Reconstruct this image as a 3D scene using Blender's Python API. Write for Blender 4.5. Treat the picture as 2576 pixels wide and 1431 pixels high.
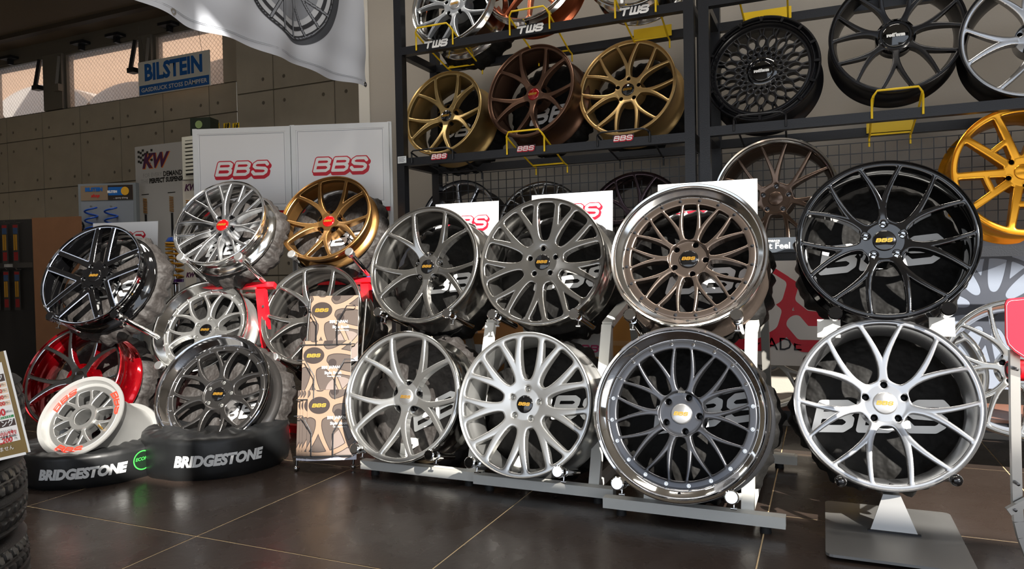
import bpy, math, random
import numpy as np
from mathutils import Matrix, Vector
random.seed(7); rng = np.random.default_rng(7)
R_ = math.radians
for o in list(bpy.data.objects): bpy.data.objects.remove(o)
scene = bpy.context.scene
C = scene.collection
# ------------------------------------------------------------------ camera
FPX = 1800.0; CXP, CYP = 1288.0, 715.5
CAM = np.array([0.0, 0.0, 0.85])
def _basis(yaw, pit, rol):
    f = np.array([-math.sin(yaw)*math.cos(pit), math.cos(yaw)*math.cos(pit), -math.sin(pit)])
    r = np.array([math.cos(yaw), math.sin(yaw), 0.0]); u = np.cross(r, f)
    c, s = math.cos(rol), math.sin(rol)
    return c*r - s*u, s*r + c*u, f
CR, CU, CF = _basis(R_(23.5), R_(1.3), R_(1.1))
cam = bpy.data.cameras.new('camera'); cam.sensor_width = 36; cam.sensor_fit = 'HORIZONTAL'
cam.lens = 36*FPX/2576; cam.clip_start = .02; cam.clip_end = 200
camo = bpy.data.objects.new('camera', cam); C.objects.link(camo)
M = Matrix.Identity(4)
for i in range(3):
    M[i][0] = CR[i]; M[i][1] = CU[i]; M[i][2] = -CF[i]; M[i][3] = CAM[i]
camo.matrix_world = M; scene.camera = camo
# ------------------------------------------------------------------ light
scene.view_settings.view_transform = 'Standard'; scene.view_settings.look = 'None'
scene.view_settings.gamma = 1; scene.view_settings.use_curve_mapping = False
scene.view_settings.exposure = EXPOSURE = 0.30
w = bpy.data.worlds.new('sky'); scene.world = w; w.use_nodes = True
wn = w.node_tree.nodes; wn.clear()
wo = wn.new('ShaderNodeOutputWorld'); wb = wn.new('ShaderNodeBackground')
wb.inputs[0].default_value = (.80, .88, 1.0, 1); wb.inputs[1].default_value = 1.4
w.node_tree.links.new(wb.outputs[0], wo.inputs[0])
LAMP = 26.0                                   # watts of each added fill lamp
SUN_DIR = Vector((-.62, .60, -.50)).normalized()
sl = bpy.data.lights.new('sun', 'SUN'); sl.energy = 13.0; sl.angle = R_(.6); sl.color = (1, .95, .87)
so = bpy.data.objects.new('sun', sl); C.objects.link(so)
so.rotation_euler = SUN_DIR.to_track_quat('-Z', 'Y').to_euler(); so.location = (4, -4, 5)
# ------------------------------------------------------------------ measuring
def ray(px, py): return CF + CR*(px-CXP)/FPX - CU*(py-CYP)/FPX
def atY(px, py, Y): v = ray(px, py); return CAM + v*((Y-CAM[1])/v[1])
def atX(px, py, X): v = ray(px, py); return CAM + v*((X-CAM[0])/v[0])
def atZ(px, py, Z=0.0): v = ray(px, py); return CAM + v*((Z-CAM[2])/v[2])
def frame(pos, yaw=0.0, tilt=0.0):
    """local frame of something that faces the viewer: x right, y up, z towards the viewer"""
    y, t = R_(yaw), R_(tilt)
    rt = Vector((math.cos(y), math.sin(y), 0))
    nn = Vector((math.sin(y)*math.cos(t), -math.cos(y)*math.cos(t), math.sin(t)))
    up = nn.cross(rt)
    m = Matrix.Identity(4)
    for i in range(3): m[i][0] = rt[i]; m[i][1] = up[i]; m[i][2] = nn[i]; m[i][3] = pos[i]
    return m
def hit(m, px, py, off=0.0):
    """local x, y of where the sight line of a measured point meets the plane z=off of frame m"""
    mi = m.inverted(); o = mi @ Vector(CAM); d = (mi.to_3x3() @ Vector(ray(px, py)))
    t = (off-o.z)/d.z; p = o + d*t
    return p.x, p.y
# ------------------------------------------------------------------ materials
MATS = {}
def mat(name, col, rough=.5, metal=0.0, noise=0.0, nscale=30, bump=0.0, coat=0.0, spec=.5, emit=None, aniso=0, tweak=None, bscale=None):
    if name in MATS: return MATS[name]
    m = bpy.data.materials.new(name); m.use_nodes = True; nt = m.node_tree; b = nt.nodes['Principled BSDF']
    c = tuple(x/255 for x in col) if max(col) > 1 else col
    c = tuple(((x/12.92) if x <= .04045 else ((x+.055)/1.055)**2.4) for x in c)
    b.inputs['Base Color'].default_value = (*c, 1); b.inputs['Roughness'].default_value = rough
    b.inputs['Metallic'].default_value = metal; b.inputs['Coat Weight'].default_value = coat
    b.inputs['Coat Roughness'].default_value = .05
    b.inputs['Specular IOR Level'].default_value = spec
    if aniso: b.inputs['Anisotropic'].default_value = aniso
    if emit: b.inputs['Emission Color'].default_value = (*c, 1); b.inputs['Emission Strength'].default_value = emit
    if noise or bump:
        tc = nt.nodes.new('ShaderNodeTexCoord'); n = nt.nodes.new('ShaderNodeTexNoise')
        n.inputs['Scale'].default_value = nscale; n.inputs['Detail'].default_value = 5
        nt.links.new(tc.outputs['Object'], n.inputs['Vector'])
        if noise:
            mx = nt.nodes.new('ShaderNodeMix'); mx.data_type = 'RGBA'
            mx.inputs[6].default_value = (*[v*(1-noise) for v in c], 1); mx.inputs[7].default_value = (*[min(1, v*(1+noise)) for v in c], 1)
            nt.links.new(n.outputs['Fac'], mx.inputs[0]); nt.links.new(mx.outputs[2], b.inputs['Base Color'])
        if bump:
            n2 = n
            if bscale:
                n2 = nt.nodes.new('ShaderNodeTexNoise'); n2.inputs['Scale'].default_value = bscale; n2.inputs['Detail'].default_value = 3
                nt.links.new(tc.outputs['Object'], n2.inputs['Vector'])
            bp = nt.nodes.new('ShaderNodeBump'); bp.inputs['Strength'].default_value = 1; bp.inputs['Distance'].default_value = bump
            nt.links.new(n2.outputs['Fac'], bp.inputs['Height']); nt.links.new(bp.outputs[0], b.inputs['Normal'])
    MATS[name] = m
    return m
chrome = mat('chrome', (225, 225, 225), .05, 1)
polish = mat('polished aluminium', (215, 215, 213), .13, 1)
blackmetal = mat('black powder coated steel', (26, 27, 31), .35, 0, bump=.0005, nscale=200)
yellow = mat('yellow powder coat', (235, 196, 20), .4)
white = mat('white print', (235, 235, 233), .5)
red = mat('red print', (200, 20, 45), .45)
blackp = mat('black print', (18, 18, 18), .5)
goldp = mat('gold print', (225, 170, 70), .25, .8)
standgrey = mat('light grey painted steel', (205, 204, 198), .4, noise=.04, nscale=20)
board = mat('white glossy board', (232, 233, 235), .3)
frame_al = mat('white aluminium frame', (225, 228, 230), .35)
# ------------------------------------------------------------------ mesh builder
class MB:
    def __init__(s): s.v = []; s.f = []; s.m = []
    def add(s, vs, fs, mi=0):
        n = len(s.v); s.v.extend([tuple(map(float, v)) for v in vs]); s.f.extend([tuple(i+n for i in f) for f in fs]); s.m.extend([mi]*len(fs)); return s
    def box(s, lo, hi, mi=0, M4=None):
        x0, y0, z0 = lo; x1, y1, z1 = hi
        v = [(x0,y0,z0),(x1,y0,z0),(x1,y1,z0),(x0,y1,z0),(x0,y0,z1),(x1,y0,z1),(x1,y1,z1),(x0,y1,z1)]
        if M4 is not None: v = [M4 @ Vector(p) for p in v]
        return s.add(v, [(0,3,2,1),(4,5,6,7),(0,1,5,4),(1,2,6,5),(2,3,7,6),(3,0,4,7)], mi)
    def bar(s, a, b, w, h, mi=0, upv=(0, 0, 1)):
        a, b = Vector(a), Vector(b); d = (b-a); L = d.length; d.normalize()
        sd = d.cross(Vector(upv));
        if sd.length < 1e-4: sd = d.cross(Vector((0, 1, 0)))
        sd.normalize(); u = sd.cross(d)
        M4 = Matrix.Identity(4)
        for i in range(3): M4[i][0] = sd[i]; M4[i][1] = d[i]; M4[i][2] = u[i]; M4[i][3] = a[i]
        return s.box((-w/2, 0, -h/2), (w/2, L, h/2), mi, M4)
    def tube(s, pts, r, n=8, mi=0, cap=True, radii=None):
        pts = [Vector(p) for p in pts]; rings = []; base = len(s.v); pu = None
        for i, p in enumerate(pts):
            d = (pts[min(i+1, len(pts)-1)]-pts[max(i-1, 0)]).normalized()
            u = pu if pu is not None else (Vector((0,0,1)) if abs(d.z) < .9 else Vector((0,1,0)))
            sd = d.cross(u)
            if sd.length < 1e-4: sd = d.cross(Vector((1,0,0)))
            sd.normalize(); u = sd.cross(d).normalized(); pu = u
            rr = radii[i] if radii else r
            for k in range(n):
                a = 2*math.pi*k/n; q = p+sd*math.cos(a)*rr+u*math.sin(a)*rr; s.v.append(tuple(q))
        for i in range(len(pts)-1):
            for k in range(n):
                a0 = base+i*n+k; a1 = base+i*n+(k+1)%n
                s.f.append((a0, a0+n, a1+n, a1)); s.m.append(mi)
        if cap:
            s.f.append(tuple(base+k for k in range(n))); s.m.append(mi)
            s.f.append(tuple(base+(len(pts)-1)*n+k for k in reversed(range(n)))); s.m.append(mi)
        return s
    def lathe(s, prof, n=64, mi=0, axis='z', c=(0, 0, 0), closed=False, mis=None, disp=None):
        base = len(s.v); m = len(prof)
        for k in range(n):
            a = 2*math.pi*k/n; ca, sa = math.cos(a), math.sin(a)
            for j, (r, z) in enumerate(prof):
                if disp: r, z = disp(r, z, a, j)
                p = (r*ca, r*sa, z) if axis == 'z' else ((r*ca, z, r*sa) if axis == 'y' else (z, r*ca, r*sa))
                s.v.append((p[0]+c[0], p[1]+c[1], p[2]+c[2]))
        for k in range(n):
            k2 = (k+1) % n
            for j in range(m if closed else m-1):
                j2 = (j+1) % m
                s.f.append((base+k*m+j, base+k2*m+j, base+k2*m+j2, base+k*m+j2)); s.m.append(mis[j] if mis else mi)
        return s
    def build(s, name, mats, parent=None, smooth=None, M4=None, me=None):
        me = bpy.data.meshes.new(name); v = s.v
        if M4 is not None: v = [tuple(M4 @ Vector(p)) for p in v]
        me.from_pydata(v, [], s.f)
        for m_ in (mats if isinstance(mats, (list, tuple)) else [mats]): me.materials.append(m_)
        if any(s.m): me.polygons.foreach_set('material_index', s.m)
        if smooth is not None:
            me.polygons.foreach_set('use_smooth', [True]*len(me.polygons))
            if smooth < 180: me.set_sharp_from_angle(angle=R_(smooth))
        me.update()
        return place(name, me, parent)
def place(name, me, parent=None, M4=None):
    o = bpy.data.objects.new(name, me); C.objects.link(o)
    if parent is not None:
        o.parent = parent
        if M4 is not None: o.matrix_basis = M4
    elif M4 is not None: o.matrix_world = M4
    return o
def tag(o, label, cat, group=None):
    o['label'] = label; o['category'] = cat
    if group: o['group'] = group
    return o
def thing(name, label, cat, M4=None, loc=None, group=None):
    o = bpy.data.objects.new(name, None); C.objects.link(o); o.empty_display_size = .05
    if M4 is not None: o.matrix_world = M4
    elif loc is not None: o.location = loc
    return tag(o, label, cat, group)
def struct(o): o['kind'] = 'structure'; return o
def mesh_np(name, V, F, mats, midx=None, smooth=True, sharp=None):
    me = bpy.data.meshes.new(name); V = np.asarray(V, 'f'); F = np.asarray(F, 'i')
    me.vertices.add(len(V)); me.vertices.foreach_set('co', V.ravel())
    me.loops.add(F.size); me.loops.foreach_set('vertex_index', F.ravel())
    me.polygons.add(len(F)); k = F.shape[1]
    me.polygons.foreach_set('loop_start', np.arange(0, F.size, k, dtype='i'))
    for m_ in mats: me.materials.append(m_)
    if midx is not None: me.polygons.foreach_set('material_index', np.asarray(midx, 'i'))
    me.polygons.foreach_set('use_smooth', np.full(len(F), smooth))
    me.update(calc_edges=True); me.validate()
    return me
# ------------------------------------------------------------------ cutting outlines out of a grid
def cut(P, T, f):
    """keep the part of triangles T (points P, n x 2) where f<0; returns points, triangles, boundary edges, index of boundary points"""
    s = f[T] < 0; cnt = s.sum(1); out = [T[cnt == 3]]; N = len(P); E = []
    def roll(Tr, S):
        k = np.argmax(S, 1); idx = (k[:, None]+np.arange(3)) % 3
        return np.take_along_axis(Tr, idx, 1)
    T1 = T[cnt == 1]; T2 = T[cnt == 2]
    A = roll(T1, s[cnt == 1]) if len(T1) else np.zeros((0, 3), int)
    B = roll(T2, ~s[cnt == 2]) if len(T2) else np.zeros((0, 3), int)   # B[:,0] is outside
    e = np.concatenate([A[:, [0, 1]], A[:, [0, 2]], B[:, [0, 1]], B[:, [0, 2]]])
    if len(e) == 0: return P, T[cnt == 3], np.zeros((0, 2), int)
    lo = e.min(1); hi = e.max(1); key = lo.astype(np.int64)*N+hi
    u, inv = np.unique(key, return_inverse=True); lo = (u//N).astype(int); hi = (u % N).astype(int)
    t = f[lo]/(f[lo]-f[hi]+1e-12); t = np.clip(t, .02, .98)
    Q = P[lo]+(P[hi]-P[lo])*t[:, None]; inv = inv.ravel()+N
    a = len(A); b = len(B)
    ab, ac, oa, oc = inv[:a], inv[a:2*a], inv[2*a:2*a+b], inv[2*a+b:]
    out.append(np.stack([A[:, 0], ab, ac], 1))
    out.append(np.stack([oa, B[:, 1], B[:, 2]], 1)); out.append(np.stack([oa, B[:, 2], oc], 1))
    E = np.concatenate([np.stack([ab, ac], 1), np.stack([oc, oa], 1)])
    P2 = np.concatenate([P, Q]); T2_ = np.concatenate(out)
    used = np.unique(T2_); mp = -np.ones(len(P2), int); mp[used] = np.arange(len(used))
    return P2[used], mp[T2_], mp[E]
def rect_grid(x0, y0, x1, y1, h):
    nx = max(2, int((x1-x0)/h)); ny = max(2, int((y1-y0)/h))
    X, Y = np.meshgrid(np.linspace(x0, x1, nx+1), np.linspace(y0, y1, ny+1))
    P = np.stack([X.ravel(), Y.ravel()], 1); i = np.arange(ny)[:, None]*(nx+1)+np.arange(nx)
    i = i.ravel(); T = np.concatenate([np.stack([i, i+1, i+nx+2], 1), np.stack([i, i+nx+2, i+nx+1], 1)])
    return P, T
def seg(x, y, a, b, ra, rb):
    ax, ay = a; bx, by = b; dx, dy = bx-ax, by-ay
    t = np.clip(((x-ax)*dx+(y-ay)*dy)/(dx*dx+dy*dy+1e-12), 0, 1)
    return np.hypot(x-ax-t*dx, y-ay-t*dy)-(ra+(rb-ra)*t)
def smin(a, b, k):
    h = np.clip(.5+.5*(b-a)/k, 0, 1); return b+(a-b)*h-k*h*(1-h)
# ------------------------------------------------------------------ lettering
STROKES = {
 'B': [[(0,0),(0,1),(.74,1),(.92,.87),(.92,.66),(.76,.53),(.96,.36),(.96,.15),(.8,0),(0,0)], [(0,.53),(.76,.53)]],
 'S': [[(.95,.82),(.8,1),(.17,1),(0,.85),(0,.68),(.16,.54),(.8,.48),(.96,.34),(.96,.15),(.8,0),(.15,0),(-.02,.2)]],
 'T': [[(-.25,1),(.9,1)], [(.42,1),(.42,0)]],
 'W': [[(0,1),(0,0),(1,0),(1,1)], [(.5,0),(.5,1)]],
}
def logo_pts(word, grow=0.0, hw=.13, h=.045, shear=.28, adv=1.3, asp=1.25):
    segs = []; xo = 0
    for ch in word:
        for pl in STROKES[ch]:
            for a, b in zip(pl[:-1], pl[1:]): segs.append(((a[0]*asp+xo, a[1]), (b[0]*asp+xo, b[1])))
        xo += adv*asp
    W = xo-(adv-1)*asp
    P, T = rect_grid(-.5, -.35, W+.5, 1.35, h)
    f = np.full(len(P), 9.0)
    for a, b in segs: f = np.minimum(f, seg(P[:, 0], P[:, 1], a, b, hw, hw))
    P2, T2, _ = cut(P, T, f-grow)
    P2 = P2-np.array([W/2, .5]); P2[:, 0] += P2[:, 1]*shear
    return P2, T2, W
LOGO = {}
def logo_mesh(word, width, m, grow=0.0, name='logo', hw=.13, h=.045, asp=1.25):
    k = (word, round(width, 4), m.name, grow, hw)
    if k in LOGO: return LOGO[k]
    P, T, W = logo_pts(word, grow, hw, h, asp=asp); sc = width/W
    V = np.zeros((len(P), 3)); V[:, :2] = P*sc
    LOGO[k] = mesh_np(name, V, T, [m], smooth=False); return LOGO[k]
def outline_logo(parent, word, width, x, y, z=.001, h=.045, inner=white, rot=0.0, shadow=.16):
    """white letters, red outline and red drop, as on the boards"""
    R4 = Matrix.Rotation(rot, 4, 'Z'); H = width/(3*1.25*1.3)
    for mm, g, dx, dy, dz, nm in ((red, .12, .10, -shadow, 0, 'logo_shadow'), (red, .09, 0, 0, .0006, 'logo_outline'), (inner, 0, 0, 0, .0012, 'logo_letters')):
        place(nm, logo_mesh(word, width, mm, g, h=h), parent, Matrix.Translation((x, y, z+dz)) @ R4 @ Matrix.Translation((dx*H, dy*H, 0)))
TXT = {}
def text_mesh(s, size, m, offset=0.0, shear=0.0, sx=1.0, align='CENTER', name='lettering', ext=0.0, res=2):
    k = (s, size, m.name, offset, shear, sx, align, ext)
    if k in TXT: return TXT[k]
    cu = bpy.data.curves.new(name, 'FONT'); cu.body = s; cu.size = size; cu.offset = offset; cu.shear = shear; cu.resolution_u = res
    cu.align_x = align; cu.align_y = 'CENTER'; cu.extrude = ext
    ob = bpy.data.objects.new('tmp', cu); C.objects.link(ob)
    dg = bpy.context.evaluated_depsgraph_get(); dg.update()
    me = bpy.data.meshes.new_from_object(ob.evaluated_get(dg)); me.name = name
    bpy.data.objects.remove(ob); bpy.data.curves.remove(cu)
    me.materials.clear(); me.materials.append(m)
    if sx != 1: me.transform(Matrix.Diagonal((sx, 1, 1, 1)))
    TXT[k] = me; return me
def text(parent, s, size, m, x, y, z=.001, rot=0.0, name='lettering', **k):
    return place(name, text_mesh(s, size, m, **k), parent, Matrix.Translation((x, y, z)) @ Matrix.Rotation(rot, 4, 'Z'))
# ------------------------------------------------------------------ wheel spoke designs (units of the rim radius)
def pol(r, deg): return (r*math.cos(R_(deg)), r*math.sin(R_(deg)))
def y_spokes(x, y, hub, rs, rc, s0, sm, rt, beta, s1, k=.05, r0=.10, n=7):
    """hub disc plus one half of a Y: a bar straight out to rs, then curving off the axis to the tip"""
    f = np.hypot(x, y)-hub; tip = pol(rt, beta); pts = [(r0, 0, s0)]
    for i in range(n+1):
        t = i/n; a, b, c = (1-t)**2, 2*t*(1-t), t*t
        pts.append((a*rs+b*rc+c*tip[0], c*tip[1], sm+(s1-sm)*t**.7))
    g = np.full(x.shape, 9.0)
    for p, q in zip(pts[:-1], pts[1:]): g = np.minimum(g, seg(x, y, p[:2], q[:2], p[2], q[2]))
    return smin(f, g, k)
STY = {
 # n, sector function, inner radius of the outer ring, outer radius, ring blend
 'twin5':  dict(n=5, F=lambda x, y: y_spokes(x, y, .15, .26, .50, .085, .062, 1.0, 18.5, .028, .07), ring=.915, out=.972, k=.035, con=.16),
 'mesh7':  dict(n=7, F=lambda x, y: y_spokes(x, y, .255, .34, .55, .065, .046, 1.0, 14.6, .023, .07), ring=.925, out=.975, k=.02, con=.10),
 'twin9':  dict(n=9, F=lambda x, y: y_spokes(x, y, .33, .36, .53, .085, .070, 1.0, 10.2, .034, .05, r0=.25), ring=.925, out=.985, k=.06, con=.08),
 'lace10': dict(n=10, F=lambda x, y: y_spokes(x, y, .255, .28, .47, .050, .036, .80, 11.4, .013, .05, r0=.2), ring=.755, out=.845, k=.02, con=.05),
 'lace7':  dict(n=7, F=lambda x, y: y_spokes(x, y, .27, .30, .54, .066, .050, .80, 14.8, .018, .07, r0=.2), ring=.765, out=.845, k=.03, con=.06),
 'vee10':  dict(n=10, F=lambda x, y: y_spokes(x, y, .13, .38, .58, .034, .034, 1.0, 9.0, .020, .04), ring=.935, out=.975, k=.015, con=.13),
 'turbo7': dict(n=7, F=lambda x, y: y_spokes(x, y, .27, .27, .42, .06, .05, .97, 12.9, .020, .05), ring=None, out=.93, k=.02, con=.12),
 'race7':  dict(n=7, F=lambda x, y: y_spokes(x, y, .31, .33, .44, .055, .048, .72, 12.9, .026, .04, r0=.25), ring=.685, out=.80, k=.04, con=.0, bore=.20),
 'straight10': dict(n=10, F=lambda x, y: smin(np.hypot(x, y)-.22, seg(x, y, (.1, 0), (1.0, 0), .05, .026), .05), ring=.90, out=.975, k=.06, con=.08),
 'wide5':  dict(n=5, F=lambda x, y: smin(np.hypot(x, y)-.24, np.minimum(seg(x, y, (.2, .07), pol(1.0, 17), .062, .05), seg(x, y, (.50, .0), (.50, .12), .045, .04)), .04), ring=.90, out=.975, k=.03, con=.10),
}
def double5(x, y):
    rail = seg(x, y, (.12, .155), (.94, .172), .056, .048)
    f = smin(np.hypot(x, y)-.23, rail, .04)
    f = smin(f, seg(x, y, (.20, 0), (.26, .0), .08, .05), .04)
    return f
STY['double5'] = dict(n=5, F=double5, ring=.955, out=.985, k=.012, con=.10)
def lattice(x, y):
    r = np.hypot(x, y); a = np.arctan2(y, x); n = 20; p = 2*math.pi/n
    f = -np.ones_like(r)
    def holes(r0, phase, ra, rr, pw=2.0):
        aa = (a-phase*p+p/2) % p-p/2
        return 1-(np.abs(aa*r0/ra)**pw+np.abs((r-r0)/rr)**pw)**(1/pw)
    def h(r0, ph, ra, rr, pw=2.0): return holes(r0, ph, ra, rr, pw)*min(ra, rr)
    f = np.maximum(f, h(.335, 0, .026, .026)); f = np.maximum(f, h(.415, .5, .034, .036, 2.2))
    f = np.maximum(f, h(.555, 0, .058, .105, 1.7)); 
    aa = (a-.5*p+p/2) % p-p/2                               # open vees between the outer fingers
    f = np.maximum(f, (.052-np.abs(aa)*r)*1.0*np.where(r < .74, 1, 1)-np.clip((.66-r)*.9, -.02, 1)*1.0)
    aa2 = (a+p/2) % p-p/2
    f = np.maximum(f, (.022*np.clip((r-.70)/.06, 0, 1)-np.abs(aa2)*r)*1.0)
    return np.where(r > .79, -.02-(r-.79), f)
STY['lattice'] = dict(n=20, full=lattice, ring=None, out=.84, k=.02, con=.06)
FACES = {}
def face_mesh(style, R, mats, zf, nr=84, edge_line=False, lug_r=.0105, pcd=.057, lugs=5, lug_ph=90, dished=0.0, thick=(.040, .022), ring_mat=None):
    key = (style, round(R, 4), tuple(m.name for m in mats), zf, nr, edge_line, lugs, dished, lug_ph)
    if key in FACES: return FACES[key]
    S = STY[style]; n = S['n']; per = max(2, int(round(4.6*nr/n)))*1; na = per*n
    rmin = S.get('bore', .012); rr = np.linspace(rmin, S['out']+.01, nr); aa = np.linspace(0, 2*np.pi, na, endpoint=False)
    Rr, Aa = np.meshgrid(rr, aa); x = (Rr*np.cos(Aa)).ravel(); y = (Rr*np.sin(Aa)).ravel(); r = Rr.ravel()
    i = (np.arange(na)[:, None]*nr+np.arange(nr-1)).ravel(); j = (i+nr) % (na*nr)
    T = np.concatenate([np.stack([i, i+1, j+1], 1), np.stack([i, j+1, j], 1)])
    if 'full' in S: f = S['full'](x, y)
    else:
        a = np.arctan2(y, x); p = 2*np.pi/n; a = np.abs((a+p/2) % p-p/2)
        f = smin(S['F'](r*np.cos(a), r*np.sin(a)), S['F'](r*np.cos(p-a), r*np.sin(p-a)), .03)
    raw = f.copy()
    if S['ring']: f = smin(f, S['ring']-r, S['k'])
    f = np.maximum(f, r-S['out'])
    if rmin > .1: f = np.maximum(f, rmin+.004-r)
    for q in range(lugs):
        lx, ly = pcd/R*math.cos(R_(lug_ph+72*q)), pcd/R*math.sin(R_(lug_ph+72*q))
        f = np.maximum(f, lug_r/R-np.hypot(x-lx, y-ly))
    P3 = np.stack([x, y, f], 1); P2, F2, E = cut(P3, T, f)
    px, py, pf = P2[:, 0], P2[:, 1], P2[:, 2]; pr = np.hypot(px, py)
    con = S['con']; u = np.clip((pr-.22)/(S['out']-.22), 0, 1)
    z = zf/R-con*(1-u)**1.5*1.0
    if dished: z = z-dished/R*np.clip((.262-pr)/.012, 0, 1)
    d = np.clip(-pf, 0, 1)
    crown = .009*(1-np.exp(-d/.008))-.009
    z = z+np.where(pr < .24, crown*.4, crown)
    V = np.stack([px*R, py*R, z*R], 1)
    # walls
    bidx = np.unique(E); mp = -np.ones(len(V), int); mp[bidx] = np.arange(len(bidx))
    th = np.interp(np.hypot(V[bidx, 0], V[bidx, 1])/R, [.2, .9], thick)
    W0 = V[bidx].copy(); W1 = V[bidx].copy(); W1[:, 2] -= th
    cx = np.hypot(W1[:, 0], W1[:, 1])/R
    n0 = len(V); n1 = n0+len(bidx)
    e0, e1 = mp[E[:, 0]], mp[E[:, 1]]
    Wf = np.concatenate([np.stack([n0+e0, n1+e0, n1+e1], 1), np.stack([n0+e0, n1+e1, n0+e1], 1)])
    Vall = np.concatenate([V, W0, W1]); Fall = np.concatenate([F2, Wf])
    mi = np.zeros(len(Fall), 'i')
    if len(mats) > 1:
        mi[len(F2):] = 1
        if edge_line:
            fc = pf[F2].mean(1); rc = pr[F2].mean(1)
            cen = V[F2].mean(1); an = np.arctan2(cen[:, 1], cen[:, 0]); p = 2*np.pi/n
            aw = np.abs((an+p/2) % p-p/2); yl = rc*np.sin(aw)
            inner = (yl < .175) & (rc < .93)
            line = (fc > -.016) & (~inner) & (rc > .30) | (rc > .965)
            mi[:len(F2)] = np.where(line, 0, 1)
    me = mesh_np('spokes', Vall, Fall, mats, mi)
    FACES[key] = me; return me
markm = mat('engraved mark', (70, 70, 70), .5)
LATHES = {}
def lathe_mesh(key, prof, n, mats, mis=None, closed=False, smooth=40, name='rim'):
    key = (key, tuple(m.name for m in mats))
    if key in LATHES: return LATHES[key]
    b = MB().lathe(prof, n, closed=closed, mis=mis)
    o = b.build(name, mats, smooth=smooth); me = o.data; bpy.data.objects.remove(o); LATHES[key] = me; return me
def simple(key, fn, mats, smooth=40):
    k = (key, mats.name if not isinstance(mats, (list, tuple)) else tuple(m.name for m in mats))
    if k not in LATHES:
        b = MB(); fn(b); o = b.build(key, mats, smooth=smooth); LATHES[k] = o.data; bpy.data.objects.remove(o)
    return LATHES[k]
capblack = mat('gloss black cap', (8, 8, 9), .08, 0, coat=1)
capred = mat('red cap', (150, 10, 14), .12, .3, coat=1)
capsilver = mat('silver cap', (205, 205, 205), .3, .9)
lugdark = mat('dark lug seat', (30, 30, 32), .4, .6)
cav = mat('dark cavity', (12, 12, 13), .7)
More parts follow.
